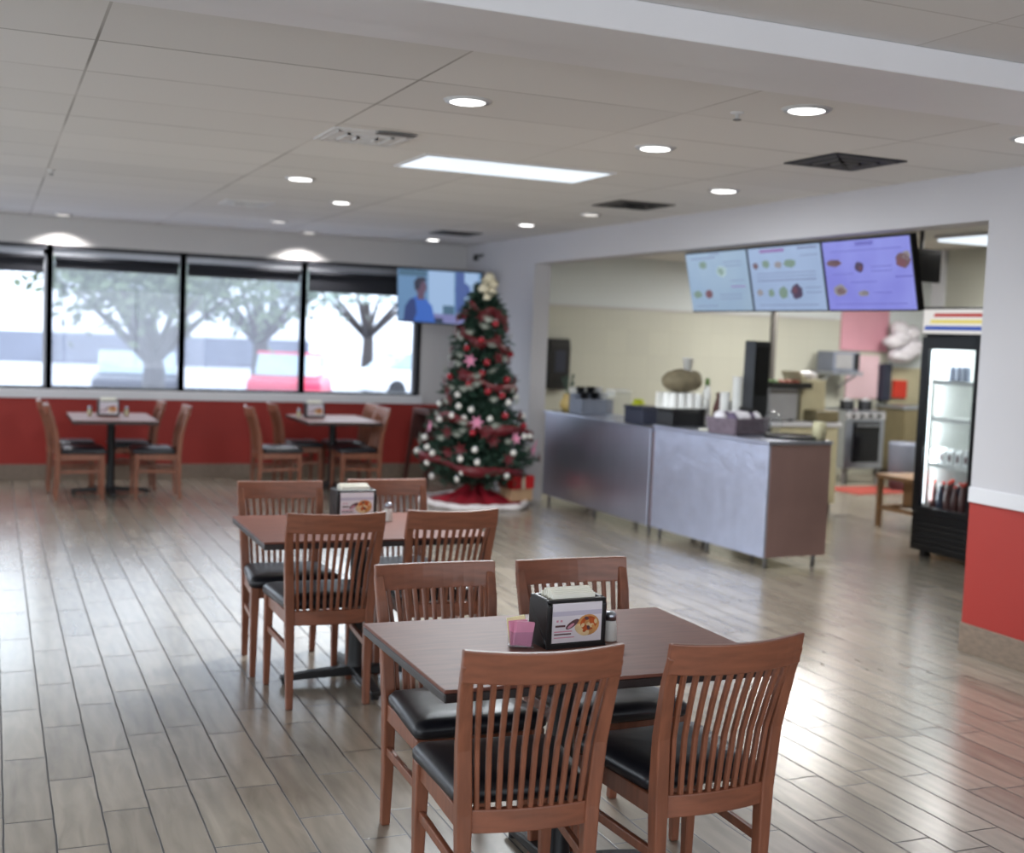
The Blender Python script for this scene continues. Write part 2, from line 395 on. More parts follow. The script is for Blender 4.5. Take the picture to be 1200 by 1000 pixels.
# kitchen shell
struct(B(XR+T, 12.4, YF, YF+.2, 0, 2.06).build('wall_kitchen_far', M['cream_tile']))
struct(B(XR+T, 12.4, YF, YF+.2, 2.06, ZC).build('wall_kitchen_upper', M['wall_pale']))
struct(B(XR+T, 10.3, YF-.02, YF, 2.05, 2.075).build('trim_3', M['wall_grey']))
struct(B(12.2, 12.4, YB, YF, 0, ZC).build('wall_kitchen_right', M['wall_pale']))
struct(B(8.6, 8.72, YB, 9.5, 0, ZC).build('wall_pantry', M['cream_tile']))
struct(B(8.56, 8.76, 9.5, 9.66, 0, ZC).build('trim_4', M['trim_white'], bevel=.004))
struct(B(11.22, 12.2, YF-.012, YF, 1.45, ZC).build('wall_kitchen_panel', M['wall_pale']))
struct(B(11.22, 12.2, YF-.012, YF, 0, 1.45).build('wall_kitchen_panel_lower', M['beige']))

# ------------------------------------------------------------------ ceiling fixtures
def downlight(x, y, label, lamp='lamp', r=.088, z=ZC, flat=.004):
    d = thing('downlight', label, 'ceiling light', (x, y, z), 0, 'round recessed ceiling lights')
    MB().lathe([(r+.018, -.004), (r+.02, 0), (r-.004, 0.002), (r-.004, -.008), (r+.01, -.009)], 28).build('trim_ring', M['fixture_white'], d, smooth=True)
    MB().lathe([(r-.004, -.007), (r-.02, -.012), (.01, -.014)], 28).build('lamp_lens', M[lamp], d, smooth=True)
    return d
def spot(x, y, e, ang=120, blend=.6, z=ZC-.03, col=(1, .95, .88), tilt=None, r=.10):
    l = bpy.data.lights.new('downlight_lamp', 'SPOT'); l.energy = e; l.spot_size = rad(ang); l.spot_blend = blend
    l.color = col; l.shadow_soft_size = r
    o = bpy.data.objects.new('downlight_lamp', l); COL.objects.link(o); o.location = (x, y, z)
    if tilt: o.rotation_euler = tilt
    return o
DE = 20
DL = [(1.90, 5.10, 'round downlight in front of the long lit panel, over the first table', 'lamp'),
      (3.19, 4.43, 'large round downlight just past the beam, in line with the dark square vent', 'lamp'),
      (3.19, 5.73, 'round downlight above and beside the end of the lit panel', 'lamp'),
      (1.93, 8.38, 'round downlight behind the lit panel, over the second table', 'lamp'),
      (2.57, 9.70, 'small round downlight midway between the second table and the windows', 'lamp'),
      (4.43, 7.01, 'bright eyeball downlight between the two dark vents', 'lamp'),
      (4.47, 9.05, 'dimmer downlight right behind the grey vent near the menu screens', 'lamp_dim'),
      (4.45, 10.3, 'bright eyeball downlight short of the Christmas tree corner', 'lamp'),
      (4.41, 12.75, 'bright downlight by the small dark vent above the television', 'lamp'),
      (2.54, 11.9, 'faint downlight above the middle of the window wall', 'lamp_dim'),
      (0.64, 12.95, 'downlight that throws a bright scallop over the first window post', 'lamp_dim'),
      (4.44, 4.40, 'downlight tucked under the beam at the white wall', 'lamp'),
      (3.10, 12.98, 'downlight that throws a bright scallop between the third and fourth windows', 'lamp_dim')]
for x, y, lab, lm in DL:
    downlight(x, y, lab, lm, r=.075 if y > 9 else .088)
    if y < 11: spot(x, y, DE if lm == 'lamp' else DE*.4)
spot(.64, YF-.26, 60, 128, .5, ZC-.02, (1, .97, .93), r=.03); spot(3.10, YF-.26, 60, 128, .5, ZC-.02, (1, .97, .93), r=.03)
# troffer
tr = thing('ceiling_light_panel', 'long rectangular fluorescent panel glowing white in the tiled ceiling', 'ceiling light', (2.87, 7.01, ZC))
MB().box(-.61, .61, -.3, -.285, -.012, .0).box(-.61, .61, .285, .3, -.012, 0).box(-.61, -.595, -.285, .285, -.012, 0).box(.595, .61, -.285, .285, -.012, 0).build('panel_frame', M['fixture_white'], tr)
MB().box(-.595, .595, -.285, .285, -.006, 0).build('diffuser', M['troffer_lens'], tr)
def area(name, loc, sx, sy, e, col=(1, 1, 1), rot=(0, 0, 0), portal=False):
    l = bpy.data.lights.new(name, 'AREA'); l.shape = 'RECTANGLE'; l.size = sx; l.size_y = sy; l.energy = e; l.color = col
    o = bpy.data.objects.new(name, l); COL.objects.link(o); o.location = loc; o.rotation_euler = rot
    if portal: l.cycles.is_portal = True
    return o
area('ceiling_panel_lamp', (2.87, 7.01, ZC-.02), 1.15, .55, 170, (.9, .96, 1))
# vents
def vent(x, y, w, label, m, slots=3):
    v = thing('ceiling_vent', label, 'vent', (x, y, ZC))
    h = w/2
    MB().box(-h, h, -h, h, -.008, 0).build('vent_plate', M['fixture_white'] if m == 'vent_light' else M[m], v)
    fr = MB()
    for k in range(slots):
        a = h-.03-k*h*.9/slots; t = .016; zz = -.012-k*.004
        fr.box(-a, a, -a, -a+t, zz, -.006).box(-a, a, a-t, a, zz, -.006).box(-a, -a+t, -a, a, zz, -.006).box(a-t, a, -a, a, zz, -.006)
    fr.build('louvre', M['vent_grey'] if m == 'vent_dark' else M['fixture_white'] if m == 'vent_light' else M['vent_dark'], v)
    return v
vent(4.24, 5.52, .46, 'square black ceiling vent next to the white wall and menu screens', 'vent_dark')
vent(4.40, 8.20, .46, 'dark grey square ceiling vent beyond the lit panel toward the counter', 'vent_grey')
vent(4.30, 11.75, .42, 'small dark ceiling vent above the television corner', 'vent_dark')
vent(1.80, 6.36, .44, 'white square ceiling diffuser with a dark slot in front of the lit panel', 'vent_light')
MB().box(1.80, 2.0, 6.10, 6.16, ZC-.014, ZC-.008).build('vent_slot', M['vent_grey'])
bpy.data.objects['vent_slot'].parent = [o for o in COL.objects if o.name.startswith('ceiling_vent') and abs(o.location.x-1.8) < .01][0]
bpy.data.objects['vent_slot'].location = (-1.80, -6.36, -ZC)
vent(1.95, 10.4, .4, 'faint white ceiling diffuser far back toward the window wall', 'vent_light')
for x, y, lab in ((.371, 9.15, 'tiny sprinkler head in the ceiling toward the windows'), (2.994, 4.66, 'tiny sprinkler head in the ceiling near the beam and downlight'),):
    s = thing('ceiling_sprinkler', lab, 'sprinkler', (x, y, ZC))
    MB().lathe([(.03, 0), (.028, -.006), (.01, -.008), (.008, -.03)], 14).build('sprinkler_body', M['fixture_white'], s, smooth=True)
    MB().lathe([(.018, -.034), (.018, -.03), (.004, -.028)], 14).build('deflector', M['vent_grey'], s)

# ------------------------------------------------------------------ chairs
def make_chair():
    t = thing('dining_chair', '', 'chair')
    W, V, R = M['chair_wood'], M['seat_vinyl'], M['rail_wood']
    def arc(x0, x1, y0, bow, n=12): return [(x0+(x1-x0)*i/n, y0-bow*(1-(2*i/n-1)**2)) for i in range(n+1)]
    for s in (-1, 1):   # rear legs run up as back posts
        pts = [(.172*s, -.200, 0), (.174*s, -.186, .2), (.178*s, -.182, .42), (.188*s, -.197, .6), (.199*s, -.235, .76), (.203*s, -.262, .84)]
        MB().bar(pts, [.030, .036, .042, .040, .036, .032], [.030, .036, .044, .036, .028, .022]).build('leg', W, t, bevel=.005)
        pf = [(.196*s, .205, 0), (.195*s, .203, .25), (.193*s, .20, .43)]
        MB().bar(pf, [.027, .036, .042], [.027, .036, .042]).build('leg', W, t, bevel=.005)
        MB().bar([(.176*s, -.182, .262), (.194*s, .20, .272)], .018, .030, up=(0, 0, 1)).build('stretcher', W, t, bevel=.004)
    # aprons
    ap = MB()
    for s in (-1, 1): ap.bar([(.178*s, -.17, .398), (.192*s, .2, .405)], .022, .058, up=(0, 0, 1))
    ap.bar([(-.185, .2, .405), (.185, .2, .405)], .022, .058, up=(0, 0, 1))
    ap.build('seat_frame', W, t, bevel=.004)
    # cushion, rounded block, a little wider at the front
    c = MB(); n = 10; rows = []
    for zz, ins, in ((.428, .012), (.440, 0), (.462, 0), (.478, .012), (.487, .04), (.490, .09)):
        ring = []
        for (cx, cy, a0) in ((-1, -1, PI), (1, -1, 1.5*PI), (1, 1, 0), (-1, 1, .5*PI)):
            hx = (.196 if cy < 0 else .222)-ins; y = (-.155+ins) if cy < 0 else (.235-ins); r = max(.03-ins*.2, .008)
            for k in range(5):
                a = a0+k*PI/8
                ring.append((cx*(hx-r)+r*math.cos(a), y-cy*r+r*math.sin(a), zz))
        rows.append(ring)
    m = len(rows[0]); vs = [v for r in rows for v in r]
    fs = [(i*m+k, i*m+(k+1) % m, i*m+m+(k+1) % m, i*m+m+k) for i in range(len(rows)-1) for k in range(m)]
    fs += [tuple(range(m-1, -1, -1)), tuple((len(rows)-1)*m+k for k in range(m))]
    c.add(vs, fs).build('seat', V, t, smooth=True)
    # rails (bowed to the rear)
    a = arc(-.218, .218, -.262, .038)
    tr_ = MB(); n = len(a)-1; vs = []
    for i, (x, y) in enumerate(a):
        u = 2*i/n-1; top = .872+.006*u*u; bot = .786+.004*u*u
        vs += [(x, y-.011-.003, top), (x, y+.011-.003, top), (x, y+.011+.012, bot), (x, y-.011+.012, bot)]
    fs = [(i*4+k, i*4+4+k, i*4+4+(k+1) % 4, i*4+(k+1) % 4) for i in range(n) for k in range(4)]+[(0, 1, 2, 3), (n*4+3, n*4+2, n*4+1, n*4)]
    tr_.add(vs, fs).build('top_rail', R, t, bevel=.004)
    b = arc(-.17, .17, -.182, .02)
    MB().bar([(x, y, .402) for x, y in b], .026, .064, up=(0, 0, 1)).build('lower_rail', R, t, bevel=.004)
    sl = MB(); ns = 11
    for k in range(ns):
        u = -1+2*(k+.5)/ns*1.0; xb, xt = u*.158, u*.186
        yb = -.182-.02*(1-(u*.9)**2); yt = -.250-.038*(1-(u*.88)**2)
        ym = (yb+yt)/2+.016
        sl.bar([(xb, yb, .428), ((xb*.6+xt*.4), ym+.004, .6), (xb*.3+xt*.7, (ym+yt)/2+.004, .7), (xt, yt, .795)], .0138, .017)
    sl.build('slat_panel', W, t, bevel=.003, seg=1)
    return t
chair = make_chair()
CH = [  # x, y, rz(deg), label  -- first tables: A near, B behind it; C and D by the windows
 (1.335, 3.07, -5, 'wooden chair with its back to us at the pink-packet end of the first table'),
 (1.855, 3.03, 3, 'wooden chair with its back to us at the salt-shaker end of the first table'),
 (1.415, 3.68, 180, 'wooden chair across the first table, facing us behind the pink sweetener packets'),
 (1.930, 3.67, 180, 'wooden chair across the first table, facing us directly behind the black napkin dispenser'),
 (1.387, 5.40, -1, 'wooden chair with its back to us at the second table, legs in full view'),
 (1.930, 5.43, 0, 'wooden chair with its back to us at the second table, legs hidden by other chairs'),
 (1.362, 5.95, 178, 'wooden chair on the window side of the second table, at its open corner'),
 (1.955, 6.00, 180, 'wooden chair on the window side of the second table, behind its napkin dispenser'),
 (.755, 12.02, -90, 'brown chair by the first window post at the window table under the tree trunk'),
 (.715, 12.62, -90, 'half hidden brown chair beyond the first window post one at the window table'),
 (1.46, 12.02, 90, 'brown chair pulled well out from the window table under the tree trunk'),
 (1.30, 12.62, 90, 'brown chair tucked in close to the red dado at the window table under the trunk'),
 (2.61, 12.10, -90, 'brown chair pulled out on the far side from the Christmas tree at its window table'),
 (2.96, 12.68, -90, 'brown chair by the red dado behind the pulled-out one at the Christmas tree window table'),
 (3.45, 12.10, 90, 'brown chair with its back to the Christmas tree at the window table beside it'),
 (3.50, 12.68, 90, 'brown chair near the red dado, hidden behind the one backing on the Christmas tree'),
]
for i, (x, y, rz, lab) in enumerate(CH):
    g = 'slat-back dining chairs'
    if i == 0: place(chair, (x, y, 0), rad(rz)); chair['label'] = lab; chair['group'] = g
    else: dup(chair, (x, y, 0), rad(rz), lab, g)

# ------------------------------------------------------------------ tables
def make_table(lx=1.06, ly=.76, mt='table_wood'):
    t = thing('dining_table', '', 'table')
    MB().box(-lx/2, lx/2, -ly/2, ly/2, .732, .742).build('table_top', M[mt], t, bevel=.003)
    MB().box(-lx/2+.001, lx/2-.001, -ly/2+.001, ly/2-.001, .706, .7315).build('edge_band', M['table_edge'], t, bevel=.004)
    MB().lathe([(.05, .05), (.042, .07), (.038, .1), (.038, .66), (.05, .69), (.05, .70)], 20).build('pedestal', M['iron_black'], t, smooth=True)
    MB().box(-.24, .24, -.035, .035, .69, .706).box(-.035, .035, -.24, .24, .688, .705).build('top_bracket', M['iron_black'], t)
    b = MB(); 
    for a in range(4):
        R_ = Matrix.Rotation(a*PI/2, 4, 'Z')
        pts = [R_ @ Vector(p) for p in ((.02, 0, .05), (.2, 0, .042), (.36, 0, .03))]
        b.bar(pts, [.06, .055, .05], [.045, .036, .024], up=(0, 0, 1))
    b.build('base', M['iron_black'], t, bevel=.008)
    for a in range(4):
        MB().lathe([(.016, 0), (.018, .02), (.012, .028)], 10, (.335*math.cos(a*PI/2), .335*math.sin(a*PI/2), 0)).build('foot', M['iron_black'], t)
    return t
tab = make_table()
TB = [(1.62, 3.315, 0, 'brown wood-top table with pink sweetener packets and napkin dispenser, four chairs tucked in'),
      (1.615, 5.585, 0, 'brown wood-top table just behind the first one, a black pedestal foot showing'),
      (1.07, 12.32, 90, 'small-looking window table beneath the tree trunk view, its top shining in daylight'),
      (3.27, 12.42, 90, 'window table closest to the Christmas tree, its top shining in daylight')]
for i, (x, y, rz, lab) in enumerate(TB):
    if i == 0: place(tab, (x, y, 0), rad(rz)); tab['label'] = lab; tab['group'] = 'pedestal dining tables'
    else: dup(tab, (x, y, 0), rad(rz), lab, 'pedestal dining tables')

TZ = .742
def ad_faces(mb_unused, w, h, parent, y):
    """the printed card slipped into the dispenser front: picture of a round filled pastry, a dark roll and lines of print"""
    card = MB().box(-w/2, w/2, y-.003, y, .018, .018+h, 0).build('ad_card', [M['ad_card']], parent)
    p = MB(); yy = y-.0036
    def ell(cx, cz, rx, rz, mi, rot=0, n=18, dy=0):
        pts = []
        for k in range(n):
            a = 2*PI*k/n; x, z = rx*math.cos(a), rz*math.sin(a)
            pts.append((cx+x*math.cos(rot)-z*math.sin(rot), cz+x*math.sin(rot)+z*math.cos(rot)))
        p.prism(pts, yy-dy, y-.003, axis=1, mi=mi)
    z0 = .018
    p.prism([(-w/2, z0+h*.68), (w/2, z0+h*.68), (w/2, z0+h*.80), (-w/2, z0+h*.80)], yy, y-.003, axis=1, mi=5)
    ell(w*.22, z0+h*.42, w*.23, h*.27, 0, .1); ell(w*.10, z0+h*.30, w*.16, h*.13, 1, -.5, dy=.0004)
    ell(w*.23, z0+h*.46, w*.17, h*.18, 2, .1, dy=.0008); ell(w*.2, z0+h*.50, w*.06, h*.05, 0, .4, dy=.0012); ell(w*.29, z0+h*.4, w*.05, h*.05, 1, .4, dy=.0012)
    for k in range(9): ell(w*(.22+.17*math.cos(k*2.4)*(k/9)**.5), z0+h*(.44+.19*math.sin(k*2.4)*(k/9)**.5), w*.045, h*.045, (1, 0, 3, 2)[k % 4], k, n=9, dy=.0014)
    ell(-w*.10, z0+h*.46, w*.15, h*.075, 3, .55, dy=.0004); ell(-w*.13, z0+h*.42, w*.08, h*.035, 4, .55, dy=.0008)
    for k, (a, b, zz, mi, hh) in enumerate(((-.44, -.24, .40, 3, .05), (-.46, -.1, .27, 4, .03), (-.46, -.12, .20, 3, .035), (-.46, -.05, .12, 4, .025), (-.42, -.38, .53, 4, .05), (-.34, -.30, .53, 4, .05))):
        p.prism([(a*w, z0+zz*h), (b*w, z0+zz*h), (b*w, z0+(zz+hh)*h), (a*w, z0+(zz+hh)*h)], yy, y-.003, axis=1, mi=mi)
    p.build('card_print', [M['food_crust'], M['food_bun'], M['food_sauce'], M['food_dark'], M['print_dark' if False else 'print_pink'], M['ad_band']], card)
def dispenser(loc, rz, label):
    d = thing('napkin_dispenser', label, 'napkin dispenser', loc, rz, 'napkin dispensers on the tables')
    w, dp, h = .20, .125, .149
    sh = MB(); pr = [(-dp/2, 0), (dp/2, 0), (dp/2, h-.02), (dp/2-.02, h), (-dp/2+.02, h), (-dp/2, h-.02)]
    for s in (-1, 1): sh.prism(pr, s*w/2, s*(w/2-.014), axis=0)
    sh.box(-w/2, w/2, -dp/2, dp/2, 0, .016)
    sh.box(-w/2, w/2, -dp/2+.004, -dp/2+.01, .016, h-.02).box(-w/2, w/2, dp/2-.01, dp/2-.004, .016, h-.02)
    sh.box(-w/2, w/2, -dp/2+.004, -dp/2+.022, h-.012, h-.002).box(-w/2, w/2, dp/2-.022, dp/2-.004, h-.012, h-.002)
    sh.build('dispenser_shell', M['black_plastic'], d, bevel=.004)
    ad_faces(None, w-.032, h-.03, d, -dp/2+.003)
    n = MB()
    for k in range(9):
        y = -.034+k*.0085; z1 = h+.012+.012*math.sin(PI*k/8)+random.uniform(-.003, .003)
        n.box(-.072+random.uniform(-.003, .003), .072+random.uniform(-.003, .003), y-.003, y+.0035, .02, z1)
    # napkins sit inside the dispenser: a thing of their own
    return d, n
def napkins(n, loc, rz, label):
    o = n.build('napkin_stack', M['paper'], None, bevel=.001, seg=1); place(o, loc, rz)
    tag(o, label, 'napkins', 'paper napkins in the dispensers')
def shaker(loc, label, body='white_plastic'):
    s = thing('salt_shaker', label, 'shaker', loc, 0, 'shakers on the tables')
    MB().lathe([(.021, 0), (.022, .004), (.02, .05), (.017, .066)], 18).build('shaker_body', M[body], s, smooth=True)
    MB().lathe([(.0185, .064), (.0185, .082), (.012, .09), (.002, .091)], 18).build('shaker_cap', M['steel'], s, smooth=True)
def packets(loc, label, pink=True, tag2='the first table'):
    c = thing('sweetener_caddy', label, 'packet holder', loc, rad(-8))
    MB().box(-.034, .034, -.026, .026, 0, .006).box(-.034, -.031, -.026, .026, .006, .05).box(.031, .034, -.026, .026, .006, .05)\
        .box(-.031, .031, -.026, -.023, .006, .05).box(-.031, .031, .023, .026, .006, .05).build('caddy_box', M['clear_plastic'], c)
    for k in range(7):
        cream = k > 4
        o = MB().box(-.028, .028, -.0022, .0022, 0, .072 if not cream else .082).build('sweetener_packet', M['packet_cream' if cream else 'packet_pink'], None, bevel=.001, seg=1)
        yy = -.017+k*.0055; R_ = Matrix.Rotation(rad(-8), 3, 'Z'); q = R_ @ Vector((random.uniform(-.003, .003), yy, .008))
        o.location = Vector(loc)+q; o.rotation_euler = (rad(random.uniform(-6, 4)), rad(random.uniform(-9, 9)), rad(-8+random.uniform(-4, 4)))
        tag(o, ('cream paper packet standing behind the pink ones at ' if cream else 'pink sweetener packet standing upright beside the napkin dispenser on ')+tag2, 'packet',
            'cream packets on '+tag2 if cream else 'pink packets on '+tag2)
for loc, rz, lab, nl in (
    ((1.620, 3.315, TZ), 3, 'black napkin dispenser with a pastry advert on the table holding pink packets', 'white paper napkins sticking out of the dispenser beside the pink packets'),
    ((1.640, 5.80, TZ), 3, 'black napkin dispenser with a pastry advert on the second table', 'white paper napkins sticking out of the dispenser on the second table'),
    ((1.05, 12.45, TZ), 0, 'napkin dispenser on the window table beneath the tree trunk view', 'napkins in the dispenser on the window table beneath the tree trunk view'),
    ((3.10, 12.55, TZ), 0, 'napkin dispenser on the window table next to the Christmas tree', 'napkins in the dispenser on the window table next to the Christmas tree')):
    d, n = dispenser(loc, rad(rz), lab); napkins(n, (loc[0], loc[1], loc[2]), rad(rz), nl)
packets((1.462, 3.30, TZ), 'small clear holder full of pink and cream sweetener packets on the first table')
for loc, lab in (((1.765, 3.31, TZ), 'white salt shaker with a metal cap beside the dispenser on the first table'),
                 ((1.79, 5.70, TZ), 'white shaker beside the dispenser on the second table'),
                 ((.88, 12.45, TZ), 'shaker on the post side of the dispenser on the window table beneath the tree trunk'),
                 ((1.22, 12.45, TZ), 'shaker on the tree-trunk side of the dispenser on the window table beneath the tree trunk'),
                 ((2.93, 12.5, TZ), 'shaker beside the dispenser on the window table next to the Christmas tree')):
    shaker(loc, lab, 'cream_tub' if loc[1] > 12 else 'white_plastic')

# ------------------------------------------------------------------ service counters
def counter(loc, rz, L_, D, H, lab, front, end, top):
    c = thing('service_counter', lab, 'counter', loc, rz, 'stainless service counters')
    MB().box(0, .025, 0, L_, .085, H-.03).build('front_panel', M[front], c, bevel=.004)
    MB().box(.026, D, 0, .02, .085, H-.03).build('end_panel', M[end], c, bevel=.004)
    MB().box(.026, D, L_-.02, L_, .085, H-.03).build('end_panel', M[end], c, bevel=.004)
    MB().box(-.012, D+.01, -.008, L_+.008, H-.029, H).build('worktop', M[top], c, bevel=.006)
    MB().box(.026, D-.02, .021, L_-.021, .2, .22).build('under_shelf', M['steel'], c)
    ys = (.035, L_/2, L_-.08)
    for y in ys:
        for x in (.05, D-.09):
            MB().tube([(x, y, 0), (x, y, .2)], .017, 12).build('leg', M['leg_steel'], c, smooth=True)
    return c
counter((5.325, 7.625, 0), rad(3.7), 1.54, .60, .965, 'stainless service counter with creased silvery front and end panel tinted with a brown reflection', 'steel_film', 'steel_brown_reflection', 'steel_soft')
counter((5.212, 9.20, 0), rad(1.2), 2.10, .60, .93, 'stainless service counter nearest the Christmas tree, smooth front mirroring the tree', 'steel_soft', 'steel_brown_reflection', 'steel_soft')
HA, HB = .967, .932
def cup(mb, c, r=.04, h=.1, mi=0): mb.lathe([(r*.75, 0), (r, h), (r*1.06, h), (r*1.06, h+.006)], 16, c, mi)
# lid organiser with cups
o = thing('lid_organizer', 'grey steel organizer box holding black cups at the tree end of the counter', 'organizer', (5.46, 10.85, HB), rad(8))
MB().box(-.19, .19, -.11, .11, 0, .15).box(-.19, .19, .02, .11, .15, .2).build('organizer_box', M['bluegrey'], o, bevel=.006)
MB().box(-.19, .19, .1, .11, .2, .255).build('organizer_back', M['white_plastic'], o)
for k, (x, y, z, m, lab) in enumerate(((-.12, -.05, .15, 'black_plastic', 'black'), (.0, -.05, .15, 'black_plastic', 'black'), (.11, -.05, .15, 'cup_white', 'white'),
                                  (-.10, .05, .2, 'black_plastic', 'black'), (.02, .05, .2, 'black_plastic', 'black'), (.12, .05, .2, 'cup_white', 'white'))):
    mb = MB(); cup(mb, (0, 0, 0), .043, .06)
    q = Matrix.Rotation(rad(8), 3, 'Z') @ Vector((x, y, z))
    b = mb.build('paper_cup', M[m], None, smooth=True); b.location = Vector((5.46, 10.85, HB))+q
    tag(b, '%s cup in the %s row of the grey organizer box on the counter' % (lab, 'lower' if k < 3 else 'upper'), 'cup', '%s cups in the %s row of the organizer' % (lab, 'lower' if k < 3 else 'upper'))
o = thing('clear_container', 'clear plastic container on the counter beside the grey organizer', 'container', (5.52, 10.4, HB))
MB().box(-.09, .09, -.09, .09, 0, .25).build('container_body', M['clear_plastic'], o, bevel=.01)
MB().box(-.095, .095, -.095, .095, .25, .268).build('container_lid', M['white_plastic'], o, bevel=.006)
o = thing('squeeze_bottle', 'lime green tub on the counter behind the dark navy box', 'tub', (5.66, 10.25, HB))
MB().lathe([(.07, 0), (.075, .02), (.072, .14), (.05, .16)], 18).build('bottle_body', M['lime'], o, smooth=True)
MB().lathe([(.05, .158), (.05, .185), (.01, .19)], 18).build('bottle_cap', M['lime'], o, smooth=True)
o = thing('storage_box', 'dark navy plastic box beside the gap between the two counters', 'box', (5.40, 9.68, HB), rad(4))
MB().box(-.11, .11, -.15, .15, 0, .135).build('box_body', M['navy_plastic'], o, bevel=.008)
MB().box(-.118, .118, -.158, .158, .136, .158).build('box_lid', M['navy_plastic'], o, bevel=.006)
o = thing('storage_box', 'black plastic box under the row of white cups on the creased counter', 'box', (5.41, 9.05, HA), rad(6))
MB().box(-.17, .17, -.11, .11, 0, .125).build('box_body', M['black_plastic'], o, bevel=.008)
MB().box(-.177, .177, -.117, .117, .126, .146).build('box_lid', M['black_plastic'], o, bevel=.006)
zb = HA+.148
o = thing('cup_rack', 'low white tray on the black box carrying a row of white cups', 'tray', (5.41, 9.05, zb), rad(6))
MB().box(-.19, .19, -.11, .11, 0, .012).build('tray_base', M['white_plastic'], o, bevel=.004)
MB().box(-.19, .19, .09, .11, .012, .13).box(.185, .19, -.11, .09, .012, .10).build('tray_back', M['white_plastic'], o)
for r_ in range(2):
    for k in range(4):
        mb = MB(); mb.lathe([(.041, 0), (.041, .006), (.03, .112), (.029, .115)], 14)
        q = Matrix.Rotation(rad(6), 3, 'Z') @ Vector((-.13+k*.086, -.055+r_*.09, .013))
        b = mb.build('paper_cup', M['cup_white'], None, smooth=True); b.location = Vector((5.41, 9.05, zb))+q
        tag(b, 'upside-down white paper cup in the row on top of the black box', 'cup', 'upside-down white cups on the black box')
b = MB().blob((0, 0, .095), 1, 22, 12, 0, (.185, .12, .1), .03).blob((.13, 0, .1), 1, 14, 9, 0, (.075, .09, .085), .05).build('bread_bag', M['olive_brown'], None, smooth=True)
place(b, (5.40, 9.06, zb+.135), rad(6)); tag(b, 'rounded grey-brown bag of rolls lying on top of the white cups', 'bag')
mb = MB(); cup(mb, (0, 0, 0), .045, .1); b = mb.build('paper_cup', M['cup_white'], None, smooth=True); b.location = (5.46, 9.06, zb+.322); tag(b, 'single white cup perched on top of the rounded grey-brown bag', 'cup')
o = thing('sauce_bottle', 'slim white bottle with a green cap beside the brown bag', 'bottle', (5.64, 9.02, HA))
MB().lathe([(.034, 0), (.036, .02), (.035, .3), (.016, .35)], 16).build('bottle_body', M['white_plastic'], o, smooth=True)
MB().lathe([(.02, .348), (.02, .4), (.006, .41)], 16).build('bottle_cap', M['food_greens'], o, smooth=True)
o = thing('coffee_carafe', 'dark brown carafe between the white bottle and the stacked white cups', 'carafe', (5.70, 8.90, HA))
MB().lathe([(.06, 0), (.065, .03), (.06, .16), (.035, .25), (.04, .29)], 18).build('carafe_body', M['wood_dark'], o, smooth=True)
MB().tube([(.05, 0, .24), (.1, 0, .22), (.105, 0, .12), (.06, 0, .06)], .009, 8).build('carafe_handle', M['black_plastic'], o, smooth=True)
for (x, y, n, lab) in ((5.63, 8.72, 19, 'shorter of the two tall stacks of white cups by the black tower'), (5.72, 8.68, 30, 'taller of the two stacks of white cups by the black tower')):
    mb = MB()
    pr = []
    for k in range(n): pr += [(.037, .012*k), (.043, .012*k+.008), (.043, .012*k+.011)]
    pr = [(.03, 0)]+[(r, z+.08) for r, z in pr]
    b = mb.lathe(pr, 16).build('cup_stack', M['cup_white'], None, smooth=False); b.location = (x, y, HA); tag(b, lab, 'cups')
o = thing('beverage_tower', 'tall black tower standing on the counter in front of the cream wall', 'tower', (5.76, 8.48, HA), rad(4))
MB().prism([(-.08, .1), (.08, .1), (.08, .74), (-.075, .74), (-.08, .4)], -.07, .07, axis=1).build('tower_body', M['black_plastic'], o, bevel=.008)
MB().prism([(-.15, 0), (.12, 0), (.09, .1), (-.08, .2)], -.09, .09, axis=1).build('tower_base', M['black_plastic'], o, bevel=.006)
MB().box(-.065, .065, -.074, -.07, .3, .7).build('tower_screen', M['black_gloss'], o)
# basket of wrapped treats
o = thing('basket', 'grey purple basket of wrapped treats on the creased counter', 'basket', (5.47, 8.27, HA), rad(20))
MB().prism([(-.2, -.13), (.2, -.13), (.2, .13), (-.2, .13)], 0, .01).build('basket_bottom', M['basket'], o)
bk = MB(); 
for a, b_ in (((-.2, -.13), (.2, -.13)), ((.2, -.13), (.2, .13)), ((.2, .13), (-.2, .13)), ((-.2, .13), (-.2, -.13))):
    for k in range(6):
        z = .01+k*.02; e = 1+.02*k
        bk.bar([(a[0]*e, a[1]*e, z+.01), (b_[0]*e, b_[1]*e, z+.01)], .012, .02, up=(0, 0, 1))
bk.build('basket_wall', M['basket'], o, bevel=.004)
k = 0
for iy in range(2):
    for ix in range(5):
        x, y = -.15+ix*.075, -.06+iy*.12
        q = Matrix.Rotation(rad(20), 3, 'Z') @ Vector((x, y, .098))
        pur = (ix+iy*2) % 3 == 0
        b = MB().blob((0, 0, 0), .044+.004*((k*7) % 3), 12, 8, 0, (1, 1, 1), .12).build('wrapped_treat', M['wrap_purple' if pur else 'wrap_white'], None, smooth=True)
        b.location = Vector((5.47, 8.27, HA+.03))+q; k += 1
        c_ = 'purple' if pur else 'white'
        tag(b, 'round %s wrapped treat heaped in the basket on the counter' % c_, 'treat', '%s wrapped treats in the basket' % c_)
o = MB().blob((0, 0, .1), 1, 14, 9, 0, (.075, .07, .1), .1).build('plastic_bag', M['clear_plastic'], None, smooth=True); o.location = (5.62, 8.02, HA)
tag(o, 'small clear plastic bag slumped against the treat basket', 'bag')
b = MB().box(-.06, .06, -.05, .05, 0, .012).build('receipt_pad', M['paper'], None, bevel=.002); place(b, (5.39, 8.58, HA), .3); tag(b, 'small white paper pad on the creased counter by the basket', 'paper')
